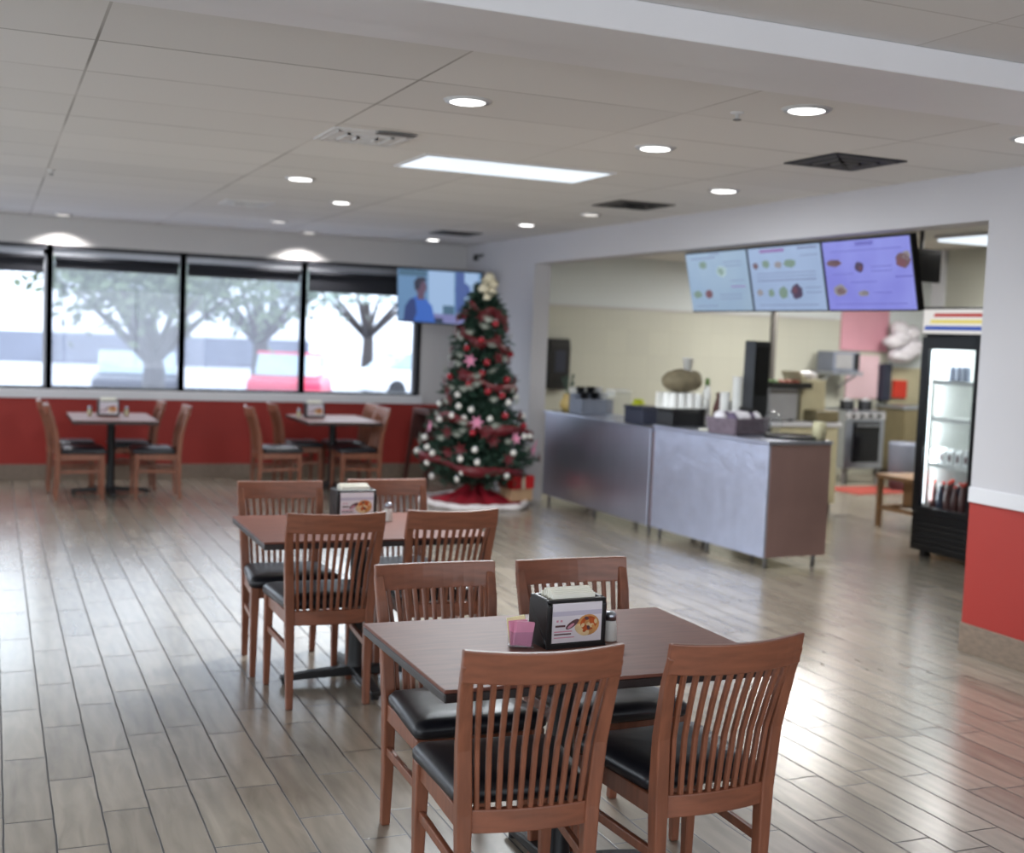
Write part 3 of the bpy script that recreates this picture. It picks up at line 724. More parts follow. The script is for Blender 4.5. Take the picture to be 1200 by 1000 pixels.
b = MB().lathe([(.20, 0), (.21, .012), (.205, .024), (.19, .024), (.185, .01), (.01, .009)], 32).build('round_tray', M['black_plastic'], None, smooth=True); b.location = (5.72, 7.9, HA)
tag(b, 'round black tray lying on the reflection-tinted end of the counter', 'tray')
b = MB().lathe([(.05, 0), (.055, .1), (.05, .14)], 16).build('cream_tub', M['cream_tub'], None, smooth=True); b.location = (5.86, 7.74, HA); tag(b, 'small cream tub at the end corner of the counter beside the black tray', 'tub')
# vase and black gadget at the tree end
o = thing('flower_vase', 'yellow vase with dark stems at the tree end of the counter', 'vase', (5.33, 11.12, HB))
MB().lathe([(.045, 0), (.075, .05), (.08, .09), (.045, .16), (.05, .18)], 20).build('vase_body', M['yellow_vase'], o, smooth=True)
for k in range(5):
    a = k*1.3; MB().tube([(0, 0, .1), (.02*math.cos(a), .02*math.sin(a), .22), (.06*math.cos(a), .06*math.sin(a), .30+.02*k)], [.004, .004, .012], 6).build('stem', M['needles'], o)
o = thing('card_reader', 'small black card reader between the vase and the grey organizer', 'card reader', (5.36, 11.0, HB), .3)
MB().box(-.04, .04, -.03, .03, 0, .02).build('reader_base', M['black_plastic'], o)
MB().prism([(-.03, .02), (.03, .02), (.0, .16), (-.05, .15)], -.04, .04, axis=0).build('reader_body', M['black_plastic'], o, bevel=.005)

# ------------------------------------------------------------------ kitchen beyond the counter
o = thing('towel_dispenser', 'black wall dispenser on the cream tiled wall above the grey organizer', 'dispenser', (6.255, YF, 1.06))
MB().prism([(-.10, 0), (0, 0), (0, .6), (-.08, .6), (-.11, .5)], -.135, .135, axis=0).build('dispenser_cover', M['black_plastic'], o, bevel=.01)
MB().box(-.07, .07, -.114, -.1, .2, .46).build('dispenser_window', M['navy_plastic'], o)
MB().box(-.1, .1, -.1, -.02, -.012, 0).build('dispenser_mouth', M['vent_grey'], o)
o = thing('prep_counter', 'beige prep counter with a pale top behind the service counter', 'counter', (7.12, 10.15, 0))
MB().box(0, .80, 0, .6, .1, .88).build('cabinet_body', M['beige'], o, bevel=.004)
MB().box(.03, .77, .03, .57, 0, .1).build('plinth', M['vent_grey'], o)
MB().box(-.02, .82, -.03, .62, .881, .925).build('worktop', M['trim_white'], o, bevel=.006)
MB().box(.03, .39, -.012, 0, .14, .84).build('door', M['beige'], o, bevel=.003)
MB().box(.41, .77, -.012, 0, .14, .84).build('door', M['beige'], o, bevel=.003)
o = thing('steel_cabinet', 'grey metal appliance box on the pale prep counter', 'appliance', (7.30, 10.4, .926))
MB().box(-.17, .17, -.16, .16, .02, .33).build('appliance_body', M['grey_paint'], o, bevel=.008)
MB().box(-.17, .17, -.165, -.16, .28, .32).build('control_strip', M['vent_grey'], o)
MB().box(-.15, -.11, -.14, -.1, 0, .02).box(.11, .15, -.14, -.1, 0, .02).box(-.15, -.11, .1, .14, 0, .02).box(.11, .15, .1, .14, 0, .02).build('appliance_feet', M['black_plastic'], o)
o = thing('food_tray', 'dark tray of greens and reddish food on the grey metal appliance', 'tray', (7.38, 10.4, 1.257))
MB().box(-.25, .25, -.17, .17, 0, .012).box(-.25, .25, -.17, -.16, .012, .06).box(-.25, .25, .16, .17, .012, .06).box(-.25, -.24, -.16, .16, .012, .06).box(.24, .25, -.16, .16, .012, .06).build('tray_pan', M['black_plastic'], o)
for k in range(5):
    b = MB().blob((0, 0, 0), .055, 10, 7, 0, (1.1, 1, .7), .15).build('food_heap', M['food_greens' if k < 2 else 'food_red'], None, smooth=True)
    b.location = (7.19+k*.085, 10.4, 1.257+.045)
    tag(b, 'heap of %s food in the dark tray' % ('green' if k < 2 else 'reddish'), 'food', '%s food heaps in the tray' % ('green' if k < 2 else 'reddish'))
o = thing('carton', 'beige carton on the prep counter beside the grey appliance', 'carton', (7.74, 10.5, .926))
MB().box(-.16, .14, -.16, .16, 0, .42).build('carton_body', M['beige'], o, bevel=.004)
MB().prism([(-.16, .42), (-.1, .42), (-.2, .5)], -.16, .16, axis=1).build('carton_flap', M['beige'], o)
b = MB().blob((0, 0, .04), 1, 12, 7, 0, (.12, .09, .045), .06).build('cloth', M['wrap_white'], None, smooth=True); b.location = (7.75, 10.5, 1.347); tag(b, 'crumpled white cloth on top of the beige carton', 'cloth')
b = MB().box(-.14, .14, -.12, .12, 0, .12).build('toaster', M['olive_cab'], None, bevel=.02); b.location = (7.76, 10.24, .926)
tag(b, 'dark olive box in front of the beige carton', 'box')
o = thing('microwave', 'grey microwave on a bracket shelf on the cream wall beyond the prep counter', 'microwave', (10.2, YF-.25, 1.36))
MB().box(-.21, .21, -.17, .17, .02, .28).build('microwave_body', M['bluegrey'], o, bevel=.008)
MB().box(-.17, .09, -.18, -.17, .06, .25).build('microwave_door', M['grey_paint'], o)
MB().box(.12, .2, -.176, -.17, .05, .26).build('control_panel', M['black_plastic'], o)
MB().box(-.25, .25, -.2, .25, -.02, .02).build('shelf_board', M['steel'], o)
MB().bar([(-.2, .24, -.2), (-.2, -.1, -.03)], .02, .02).bar([(.2, .24, -.2), (.2, -.1, -.03)], .02, .02).build('shelf_bracket', M['steel'], o)
b = MB().box(-.028, .028, -.028, .028, 0, ZC).build('conduit_post', M['cable_grey'], None, bevel=.004); b.location = (8.22, 11.8, 0); tag(b, 'thin dark post running up the cream wall under the menu screens', 'post')
# range / oven
o = thing('kitchen_range', 'steel kitchen range with a black oven door under the pink panels', 'stove', (10.0, 12.3, 0))
MB().box(-.3, .3, 0, .7, .2, .92).build('range_body', M['steel'], o, bevel=.006)
MB().box(-.18, .22, -.02, 0, .28, .78).build('oven_door', M['black_gloss'], o, bevel=.006)
MB().tube([(-.16, -.045, .74), (.2, -.045, .74)], .012, 8).build('door_handle', M['steel'], o)
MB().box(-.3, .3, -.01, 0, .82, .9).build('control_panel', M['grey_paint'], o)
for k in range(4): MB().lathe([(.022, 0), (.02, .03)], 12).build('knob', M['black_plastic'], o).matrix_local = Matrix.Translation((-.2+k*.13, -.01, .86)) @ Matrix.Rotation(PI/2, 4, 'X')
for x in (-.26, .26):
    for y in (.05, .64): MB().tube([(x, y, 0), (x, y, .2)], .02, 10).build('leg', M['leg_steel'], o)
for x, lab in ((-.14, 'black pot on the range burner by the prep counter side'), (.14, 'black pot on the range burner beneath the pink panel edge')):
    p = thing('cooking_pot', lab, 'pot', (10.0+x, 12.5, .921))
    MB().lathe([(.085, 0), (.09, .01), (.09, .11), (.095, .115)], 20).build('pot_body', M['black_plastic'], p, smooth=True)
    MB().lathe([(.092, .116), (.05, .13), (.015, .135), (.015, .155)], 20).build('pot_lid', M['grey_paint'], p, smooth=True)
b = MB().box(10.40, 11.17, YF-.03, YF, 1.66, 2.5).build('wall_poster', M['pink_panel'], None, bevel=.004); tag(b, 'pink panel on the kitchen wall hanging beneath the menu screens', 'panel')
b = MB().box(10.52, 11.05, YF-.03, YF, 1.02, 1.6).build('wall_poster', M['pink_light'], None, bevel=.004); tag(b, 'pale pink panel below the darker pink one, above the range', 'panel')
b = MB().box(11.06, 11.2, YF-.12, YF, 1.0, 1.5).build('fuse_box', M['navy_plastic'], None, bevel=.008); tag(b, 'narrow dark blue box on the kitchen wall beside the pale pink panel', 'box')
b = MB()
for k in range(7): b.blob((random.uniform(-.2, .2), random.uniform(-.05, .05), .12+k*.06), 1, 12, 8, 0, (.2-.012*k, .12, .1), .12)
b = b.build('plastic_sacks', M['wrap_white'], None, smooth=True); b.location = (11.3, YF-.25, 1.5); b.name = 'plastic_sack'
tag(b, 'bulging white plastic sack hung in the kitchen near the fridge', 'sack')
b = MB().box(11.3, 11.52, YF-.06, YF-.012, 1.04, 1.28).build('wall_sign', M['red_sign'], None, bevel=.003); tag(b, 'small red square on the beige wall beside the fridge', 'sign')
o = thing('base_cabinet', 'olive base cabinet in the kitchen beside the fridge', 'cabinet', (11.55, 12.85, 0))
MB().box(-.5, .5, 0, .5, .1, .92).build('cabinet_body', M['olive_cab'], o, bevel=.005)
MB().box(-.52, .52, -.02, .52, .921, .96).build('worktop', M['steel'], o)
MB().box(-.47, .47, .04, .5, 0, .1).build('plinth', M['vent_grey'], o)
for k in range(2): MB().box(-.48+k*.49, -.01+k*.49, -.018, 0, .14, .9).build('door', M['olive_cab'], o, bevel=.003)
b = MB().lathe([(.15, 0), (.17, .3), (.18, .55), (.17, .58)], 20).build('waste_bin', M['bluegrey'], None, smooth=True); b.location = (10.15, 11.75, 0); tag(b, 'pale blue-grey bin standing before the range', 'bin')
b = MB().box(-.45, .45, -.3, .3, 0, .012).build('floor_mat', M['red_mat'], None, bevel=.004); place(b, (9.65, 11.75, 0), .1); tag(b, 'dull red mat on the kitchen floor before the range', 'mat')
b = MB().prism([(-.12, 0), (-.02, .035), (.06, .01), (.14, .02), (.13, -.02), (.0, -.03)], .001, .006).build('floor_scrap', M['vent_grey'], None); place(b, (7.9, 9.98, 0), .2); tag(b, 'dark scrap lying on the floor between counter and fridge', 'scrap')
o = thing('low_wooden_table', 'low wooden stand with a lower rail tucked beside the black fridge', 'table', (8.12, 9.02, 0))
MB().box(-.3, .35, -.4, .4, .46, .5).build('table_top', M['wood_board'], o, bevel=.004)
for x in (-.27, .31):
    for y in (-.36, .36): MB().box(x-.022, x+.022, y-.022, y+.022, 0, .46).build('leg', M['wood_board'], o)
MB().box(-.27, .31, -.36-.012, -.36+.012, .16, .2).box(-.27, .31, .36-.012, .36+.012, .16, .2).box(-.28, -.26, -.36, .36, .16, .2).build('stretcher', M['wood_board'], o)
MB().box(.0, .3, -.3, .35, .2, .46).build('storage_bin', M['wood_board'], o)
# hanging monitor
o = thing('ceiling_monitor', 'small black monitor hanging from the ceiling pole beside the purple menu screen', 'monitor', (6.99, 8.0, ZC))
MB().box(-.16, .16, -.03, .03, -.44, -.17).build('monitor_body', M['black_gloss'], o, bevel=.006)
MB().tube([(-.03, 0, -.18), (-.03, 0, 0)], .018, 10).build('pole', M['black_plastic'], o)
MB().box(-.09, .03, -.06, .06, -.012, 0).build('ceiling_plate', M['black_plastic'], o)
o = thing('ceiling_light_fitting', 'bright fluorescent fitting on the kitchen ceiling above the fridge', 'ceiling light', (7.78, 7.85, ZC))
MB().box(-.3, .3, -.6, .6, -.03, 0).build('light_housing', M['fixture_white'], o)
MB().box(-.28, .28, -.58, .58, -.055, -.03).build('light_lens', M['troffer_lens'], o, bevel=.01)
area('kitchen_lamp', (7.78, 7.85, ZC-.07), .5, 1.1, 50, (1, .98, .95))
for x, y in ((8.5, 11.4), (10.4, 11.2)):  # unseen fittings that light the kitchen from above the menu screens
    o = thing('ceiling_light_fitting', 'unseen fluorescent fitting on the kitchen ceiling above the menu screens, at %s' % ('the cream wall' if x < 9 else 'the range'), 'ceiling light', (x, y, ZC))
    MB().box(-.3, .3, -.6, .6, -.03, 0).build('light_housing', M['fixture_white'], o)
    MB().box(-.28, .28, -.58, .58, -.055, -.03).build('light_lens', M['troffer_lens'], o, bevel=.01)
    area('kitchen_lamp', (x, y, ZC-.07), .5, 1.1, 80, (1, .98, .94))

# ------------------------------------------------------------------ menu screens
def grad_screen(name, c0, c1, s):
    m, t, N, L, P = nt(name)
    P.inputs['Base Color'].default_value = (.01, .01, .012, 1); P.inputs['Roughness'].default_value = .25
    tc = N.new('ShaderNodeTexCoord'); nz = N.new('ShaderNodeTexNoise'); nz.inputs['Scale'].default_value = 2.2; L.new(tc.outputs['Object'], nz.inputs['Vector'])
    r = N.new('ShaderNodeValToRGB'); r.color_ramp.elements[0].color = c0; r.color_ramp.elements[1].color = c1
    r.color_ramp.elements[0].position = .35; r.color_ramp.elements[1].position = .65
    L.new(nz.outputs['Fac'], r.inputs[0]); L.new(r.outputs[0], P.inputs['Emission Color']); P.inputs['Emission Strength'].default_value = s
    MATS[name] = m
grad_screen('menu_a', lin(146, 172, 200), lin(158, 182, 204), .95); grad_screen('menu_b', lin(150, 172, 206), lin(160, 182, 216), 1); grad_screen('menu_c', lin(128, 130, 218), lin(146, 152, 232), 1)
emis('px_green', lin(132, 158, 142), .8); emis('px_brown', lin(120, 92, 96), .8); emis('px_dark', lin(78, 62, 92), .8); emis('px_red', lin(140, 90, 100), .7); emis('px_tan', lin(150, 146, 150), .9)
emis('px_line', lin(128, 140, 176), .9); emis('px_title', lin(150, 120, 180), .9); emis('px_line_c', lin(112, 112, 200), .9); emis('px_pale', lin(172, 196, 200), .95)
PX = ['menu', 'px_green', 'px_brown', 'px_dark', 'px_red', 'px_tan', 'px_line', 'px_title', 'px_line_c', 'px_pale']
def menu(y0, y1, mt, lab, blobs, lines):
    w = y1-y0; H = .485
    o = thing('menu_screen', lab, 'screen', (5.30, (y0+y1)/2, 1.922), 0, 'menu screens above the counter')
    o.rotation_euler = (0, -rad(12), -PI/2)   # local x along -y of the room, local -y faces the dining room
    o.rotation_euler = (Matrix.Rotation(-rad(12.5), 3, 'Y') @ Matrix.Rotation(-PI/2, 3, 'Z')).to_euler()
    MB().box(-w/2+.002, w/2-.002, 0, .05, 0, H).build('screen_housing', M['black_plastic'], o, bevel=.004)
    sc = MB().box(-w/2+.012, w/2-.012, -.003, 0, .012, H-.012).build('display', M[mt], o)
    p = MB()
    for (u, v, ru, rv, mi) in blobs:   # u from left, v from top (fractions)
        pts = [(-w/2+u*w+ru*w*math.cos(a*PI/7)*(1+.12*math.sin(3*a+u*9)), H-v*H+rv*H*math.sin(a*PI/7)*(1+.12*math.cos(2*a+v*9))) for a in range(14)]
        p.prism(pts, -.0055, -.003, axis=1, mi=mi)
    for (u0, u1, v, hh, mi) in lines:
        p.prism([(-w/2+u0*w, H-v*H), (-w/2+u1*w, H-v*H), (-w/2+u1*w, H-(v-hh)*H), (-w/2+u0*w, H-(v-hh)*H)], -.005, -.003, axis=1, mi=mi)
    p.build('menu_picture', [M[x] if x != 'menu' else M[mt] for x in PX], sc)
    MB().box(-.06, .06, .05, .12, H*.35, H*.65).build('mount_bracket', M['iron_black'], o)
menu(7.868, 8.757, 'menu_a', 'pale blue menu screen with few food pictures, at the tree end of the trio',
     [(.29, .22, .06, .06, 1), (.58, .34, .08, .09, 9), (.57, .34, .05, .06, 1), (.33, .70, .06, .07, 4), (.35, .71, .03, .04, 2), (.14, .70, .07, .06, 1), (.5, .05, .1, .01, 6)],
     [(.1, .5, .12, .02, 6), (.62, .9, .2, .012, 6), (.62, .9, .26, .012, 6), (.7, .92, .5, .012, 6), (.7, .92, .6, .02, 7), (.5, .85, .72, .012, 6), (.5, .85, .78, .012, 6), (.1, .45, .9, .012, 6)])
menu(6.972, 7.862, 'menu_b', 'middle menu screen, light blue with two rows of food pictures',
     [(.10, .29, .035, .05, 2), (.25, .27, .05, .06, 1), (.42, .29, .05, .05, 5), (.58, .28, .08, .06, 1), (.12, .70, .04, .05, 5), (.28, .71, .04, .06, 1), (.45, .71, .06, .09, 1), (.63, .70, .075, .11, 3), (.61, .68, .03, .05, 4)],
     [(.18, .52, .10, .05, 7), (.7, .95, .08, .03, 6), (.72, .95, .18, .012, 6), (.1, .9, .42, .012, 6), (.1, .9, .47, .012, 6), (.1, .9, .53, .02, 6), (.75, .95, .65, .012, 6), (.75, .95, .72, .012, 6), (.1, .9, .9, .012, 6)])
menu(6.078, 6.966, 'menu_c', 'purple-blue menu screen nearest the hanging black monitor',
     [(.13, .32, .085, .05, 2), (.15, .31, .05, .03, 3), (.42, .39, .05, .07, 3), (.44, .41, .025, .03, 4), (.90, .33, .075, .10, 2), (.88, .36, .05, .06, 4), (.94, .27, .04, .06, 5), (.17, .70, .075, .08, 5), (.18, .71, .05, .05, 2), (.44, .75, .06, .04, 5), (.46, .75, .03, .03, 3)],
     [(.4, .6, .10, .05, 8), (.1, .9, .17, .012, 8), (.1, .35, .48, .012, 8), (.55, .78, .4, .012, 8), (.55, .78, .46, .012, 8), (.8, .98, .55, .02, 8), (.3, .6, .6, .012, 8), (.55, .75, .75, .012, 8), (.1, .9, .9, .012, 8)])

# ------------------------------------------------------------------ fridge
o = thing('drinks_fridge', 'tall black glass-door drinks fridge with rainbow striped header', 'fridge', (6.977, 7.27, 0))
FW, FD = .68, .72
fb = MB().box(.05, FD, 0, .045, .08, 1.99).box(.05, FD, FW-.045, FW, .08, 1.99).box(.05, FD, .045, FW-.045, 1.76, 1.99).box(.05, FD, .045, FW-.045, .08, .36).box(FD-.04, FD, .045, FW-.045, .36, 1.76)
fb.build('cabinet', M['black_plastic'], o, bevel=.006)
MB().box(.05, FD-.041, .046, .05, .361, 1.759).box(.05, FD-.041, FW-.05, FW-.046, .361, 1.759).box(FD-.05, FD-.041, .05, FW-.05, .361, 1.759).box(.06, FD-.05, .05, FW-.05, .361, .366).build('liner', M['white_plastic'], o)
d = MB().box(.004, .046, .004, .075, .37, 1.80).box(.004, .046, FW-.085, FW-.004, .37, 1.80).box(.004, .046, .075, FW-.085, 1.70, 1.80).box(.004, .046, .075, FW-.085, .37, .425).build('door', M['black_plastic'], o, bevel=.005)
MB().box(.02, .026, .075, FW-.085, .425, 1.70).build('door_glass', M['door_glass'], d)
MB().tube([(-.02, .04, .8), (-.02, .04, 1.3)], .012, 8).build('door_handle', M['black_plastic'], d)
hd = MB().box(.0, .05, 0, FW, 1.812, 2.035).box(.05, FD, 0, FW, 1.99, 2.035).build('header_sign', M['black_plastic'], o, bevel=.006)
MB().box(-.004, 0, .012, FW-.012, 1.825, 2.018).build('sign_face', M['sign_white'], hd)
st = MB()
for z0, z1, y0, mi in ((1.958, 1.986, FW-.13, 0), (1.907, 1.935, FW-.09, 1), (1.852, 1.885, FW-.03, 2)): st.prism([(.02, z0), (y0, z0), (y0-.015, z1), (.02, z1)], -.008, -.004, axis=0, mi=mi)
st.build('sign_stripes', [M['sign_red'], M['sign_yellow'], M['sign_blue']], hd)
gr = MB().box(.012, .05, .01, FW-.01, .06, .365).build('grille', M['black_plastic'], o)
g2 = MB()
for k in range(5): g2.box(.0, .012, .02, FW-.02, .10+k*.045, .122+k*.045)
g2.build('grille_louvre', M['vent_dark'], gr)
for y in (.08, FW-.08): MB().box(.08, .14, y-.03, y+.03, 0, .08).box(FD-.14, FD-.08, y-.03, y+.03, 0, .08).build('foot', M['black_plastic'], o)
shz = [.62+.10, .93, 1.22, 1.52]
shz = [.76, 1.13, 1.43]
for z in shz: MB().box(.075, FD-.06, .052, FW-.052, z, z+.012).box(.07, .08, .052, FW-.052, z-.012, z+.022).build('shelf', M['white_plastic'], o)
MB().box(.055, .07, FW-.068, FW-.052, .44, 1.69).build('lamp_tube', M['fridge_lamp'], o)
area('fridge_lamp', (6.977+.09, 7.27+FW-.10, 1.07), 1.2, .05, 8, (.86, .95, 1), (0, rad(-90), rad(-35)))
area('fridge_top_lamp', (6.977+.3, 7.27+FW/2, 1.75), .5, .5, 6, (.86, .95, 1))
def bottle(loc, h=.21, m='wood_dark', lab='', grp=''):
    b = thing('soda_bottle', lab, 'bottle', loc, 0, grp)
    MB().lathe([(.028, 0), (.032, .01), (.031, h*.6), (.013, h*.85), (.012, h*.93)], 14).build('bottle_body', M[m], b, smooth=True)
    MB().lathe([(.0145, h*.925), (.0145, h), (.004, h+.002)], 12).build('bottle_cap', M['red_sign' if m == 'wood_dark' else 'white_plastic'], b, smooth=True)
for r_ in range(3):
    for k in range(6): bottle((6.977+.13+r_*.1, 7.27+.16+k*.082, .367), .25+.02*((k+r_) % 2), 'wood_dark' if (k+r_) % 4 else 'navy_plastic',
                              'dark soda bottle standing on the fridge floor' if (k+r_) % 4 else 'dark blue soda bottle standing on the fridge floor', 'dark bottles on the fridge floor' if (k+r_) % 4 else 'blue bottles on the fridge floor')
for k in range(6):
    b = thing('juice_carton', 'white carton with a small dark emblem in the row on the middle fridge shelf', 'carton', (6.977+.14, 7.27+.12+k*.09, .773), 0, 'white cartons on the middle fridge shelf')
    MB().prism([(-.035, 0), (.035, 0), (.035, .105), (.0, .135), (-.035, .105)], -.036, .036, axis=1).build('carton_body', M['cup_white'], b, bevel=.002)
    MB().box(-.037, -.0355, -.014, .014, .035, .08).box(-.038, -.0355, -.007, .007, .03, .088).build('carton_emblem', M['food_dark'], b)
for k in range(3):
    b = thing('drink_can', 'grey drink can on the top fridge shelf', 'can', (6.977+.16, 7.27+.32+k*.075, 1.443), 0, 'cans on the top fridge shelf')
    MB().lathe([(.026, 0), (.032, .008), (.032, .11), (.026, .122)], 16).build('can_body', M['bluegrey'], b, smooth=True)
    MB().lathe([(.026, .1215), (.026, .124), (.004, .124)], 16).build('can_top', M['steel'], b)

# ------------------------------------------------------------------ television in the corner
def tv_mat():
    emis('tv_bg', lin(104, 144, 186), .9); emis('tv_wall', lin(160, 190, 228), .95); emis('tv_teal', lin(74, 112, 140), .8); emis('tv_shirt', lin(54, 104, 196), .9); emis('tv_shirt_dark', lin(44, 66, 128), .8)
    emis('tv_hair', lin(44, 46, 72), .7); emis('tv_skin', lin(110, 84, 110), .7); emis('tv_blue', lin(74, 100, 168), .8); emis('tv_dark', lin(38, 54, 88), .7); emis('tv_desk', lin(128, 130, 184), .85)
tv_mat()
o = thing('television', 'wall television in the window corner showing a person in a blue shirt', 'television', (4.50, 12.72, 1.76))
o.rotation_euler = (Matrix.Rotation(-rad(42), 3, 'Z') @ Matrix.Rotation(rad(10), 3, 'X') @ Matrix.Rotation(-rad(-2), 3, 'Y')).to_euler()
w, H = 1.0, .60
MB().box(-w/2, w/2, 0, .05, 0, H).build('tv_housing', M['black_plastic'], o, bevel=.005)
sc = MB().box(-w/2+.014, w/2-.014, -.003, 0, .02, H-.014).build('display', M['tv_bg'], o)
p = MB(); Pm = ['tv_wall', 'tv_teal', 'tv_shirt', 'tv_shirt_dark', 'tv_hair', 'tv_skin', 'tv_blue', 'tv_dark', 'tv_desk']
def quad(u0, v0, u1, v1, mi, d=0): p.prism([(-w/2+u0*w, v1*H), (-w/2+u1*w, v1*H), (-w/2+u1*w, v0*H), (-w/2+u0*w, v0*H)], -.005-d, -.003, axis=1, mi=mi)
def poly(pts, mi, d=0): p.prism([(-w/2+u*w, v*H) for u, v in pts], -.005-d, -.003, axis=1, mi=mi)
quad(.38, .2, .68, .97, 0); quad(.03, .86, .36, .97, 1); quad(.70, .25, .80, .97, 6); quad(.80, .3, .96, .97, 0)
poly([(.78+.09*math.cos(a*PI/6), .66+.14*math.sin(a*PI/6)) for a in range(12)], 6, .0004)
quad(.36, .04, .97, .2, 8, .0004); quad(.55, .2, .68, .36, 1, .0006); quad(.80, .18, .9, .3, 7, .0006); quad(.36, .04, .55, .12, 7, .0006)
poly([(.08, .03), (.10, .30), (.16, .44), (.24, .50), (.34, .46), (.42, .34), (.46, .03)], 2, .0008)
poly([(.08, .03), (.10, .30), (.16, .44), (.22, .46), (.24, .2), (.2, .03)], 3, .0011)
poly([(.25, .44), (.33, .44), (.33, .6), (.25, .6)], 5, .0010)
poly([(.29+.07*math.cos(a*PI/7), .67+.14*math.sin(a*PI/7)) for a in range(14)], 5, .0012)
poly([(.215, .62), (.21, .76), (.25, .84), (.32, .85), (.37, .80), (.30, .76), (.27, .62)], 4, .0014)
p.build('tv_picture', [M[x] for x in Pm], sc)
MB().box(-.1, .1, .05, .1, .2, .4).bar([(0, .08, .3), (.05, .45, .34)], .05, .05).build('wall_arm', M['iron_black'], o)

# ------------------------------------------------------------------ Christmas tree
TX, TY = 4.42, 11.22
t = thing('christmas_tree', 'decorated artificial Christmas tree standing in the corner by the counter', 'tree', (TX, TY, 0))
prof = [(.28, .40), (.38, .54), (.55, .60), (.75, .52), (.92, .43), (1.1, .37), (1.3, .33), (1.5, .29), (1.7, .255), (1.88, .235), (2.0, .16), (2.12, .06)]
def rad_at(z):
    if z <= prof[0][0]: return prof[0][1]
    for (a, ra), (b, rb) in zip(prof, prof[1:]):
        if z <= b: return ra+(rb-ra)*(z-a)/(b-a)
    return .04
fol = MB(); rnd = random.Random(3)
def branch(a, z, R, n):
    for k in range(n):
        s = (k+rnd.random())/n; r = R*(.12+.88*s)
        zz = z+.05*s-.17*s*s*R*1.6+rnd.uniform(-.02, .02); aa = a+rnd.uniform(-.05, .05)/max(r, .08)
        c = Vector((r*math.cos(aa), r*math.sin(aa), zz))
        dirv = Vector((math.cos(aa+rnd.uniform(-1, 1)), math.sin(aa+rnd.uniform(-1, 1)), rnd.uniform(-.5, .7))).normalized()
        L_ = rnd.uniform(.05, .085); side = dirv.cross(Vector((rnd.uniform(-1, 1), rnd.uniform(-1, 1), rnd.uniform(-1, 1)))).normalized()*rnd.uniform(.008, .015)
        fol.add([c-side, c+side, c+dirv*L_+side*.4, c+dirv*L_-side*.4], [(0, 1, 2, 3)])
z = .26
while z < 2.12:
    R = rad_at(z)*.98; nb = int(10+R*26)
    tier = .74+.30*abs(math.sin(z*9.0))
    for k in range(nb): branch(2*PI*(k+rnd.random())/nb, z+rnd.uniform(-.03, .03), R*tier*rnd.uniform(.8, 1.06), int(12+R*46))
    z += .068
fol.build('foliage', M['needles'], t)
MB().tube([(0, 0, .02), (0, 0, 1.2), (0, 0, 2.1)], [.028, .022, .008], 10).build('trunk', M['bark'], t)
MB().box(-.2, .2, -.02, .02, .022, .05).box(-.02, .02, -.2, .2, .022, .05).build('tree_stand', M['iron_black'], t)
# skirt
sk = thing('tree_skirt', 'round red velvet tree skirt with white fur trim on the floor', 'tree skirt', (TX-.01, TY, 0))
prf = [(.50, .006), (.48, .03), (.35, .05), (.2, .10), (.1, .16), (.04, .2)]
n = 48; vs = []
for r, zz in prf:
    for k in range(n):
        a = 2*PI*k/n; rr = r*(1+.05*math.sin(5*a)+.03*math.sin(11*a+1)) if r > .15 else r
        vs.append((rr*math.cos(a), rr*math.sin(a), zz*(1+.25*math.sin(9*a))))
fs = [(i*n+k, i*n+(k+1) % n, i*n+n+(k+1) % n, i*n+n+k) for i in range(len(prf)-1) for k in range(n)]
MB().add(vs, fs).build('skirt_cloth', M['velvet_red'], sk, smooth=True)
pts = [(.51*(1+.05*math.sin(5*a)+.03*math.sin(11*a+1))*math.cos(a), .51*(1+.05*math.sin(5*a)+.03*math.sin(11*a+1))*math.sin(a), .03) for a in [2*PI*k/60 for k in range(61)]]
MB().tube(pts, [.032+.005*math.sin(k*1.7) for k in range(61)], 8, cap=False).build('fur_trim', M['fur_white'], sk, smooth=True)
# garland ribbon
def on_tree(a, z, out=1.0):
    r = rad_at(z)*out; return (TX+r*math.cos(a), TY+r*math.sin(a), z-.04)
for (z0, z1, a0, turns, lab) in ((1.42, 1.98, -2.9, 1.9, 'red ribbon garland winding around the upper half of the Christmas tree'), (.36, 1.30, -2.6, 2.3, 'red ribbon garland winding around the lower half of the Christmas tree')):
    rb = MB(); n = 110; vs = []
    for k in range(n+1):
        s = k/n; z = z1+(z0-z1)*s; a = a0+turns*2*PI*s; q = Vector(on_tree(a, z, 1.0+.05*math.sin(k*.9))); wv = .038+.012*math.sin(k*.7)
        sl = Vector((0, 0, 1))*wv; q.z += .025*math.sin(k*.55)
        vs += [q-sl, q+sl]
    fs = [(2*k, 2*k+2, 2*k+3, 2*k+1) for k in range(n)]
    b = rb.add(vs, fs).build('ribbon_garland', M['ribbon_red'], None, smooth=True)
    md = b.modifiers.new('so', 'SOLIDIFY'); md.thickness = .003
    tag(b, lab, 'garland')
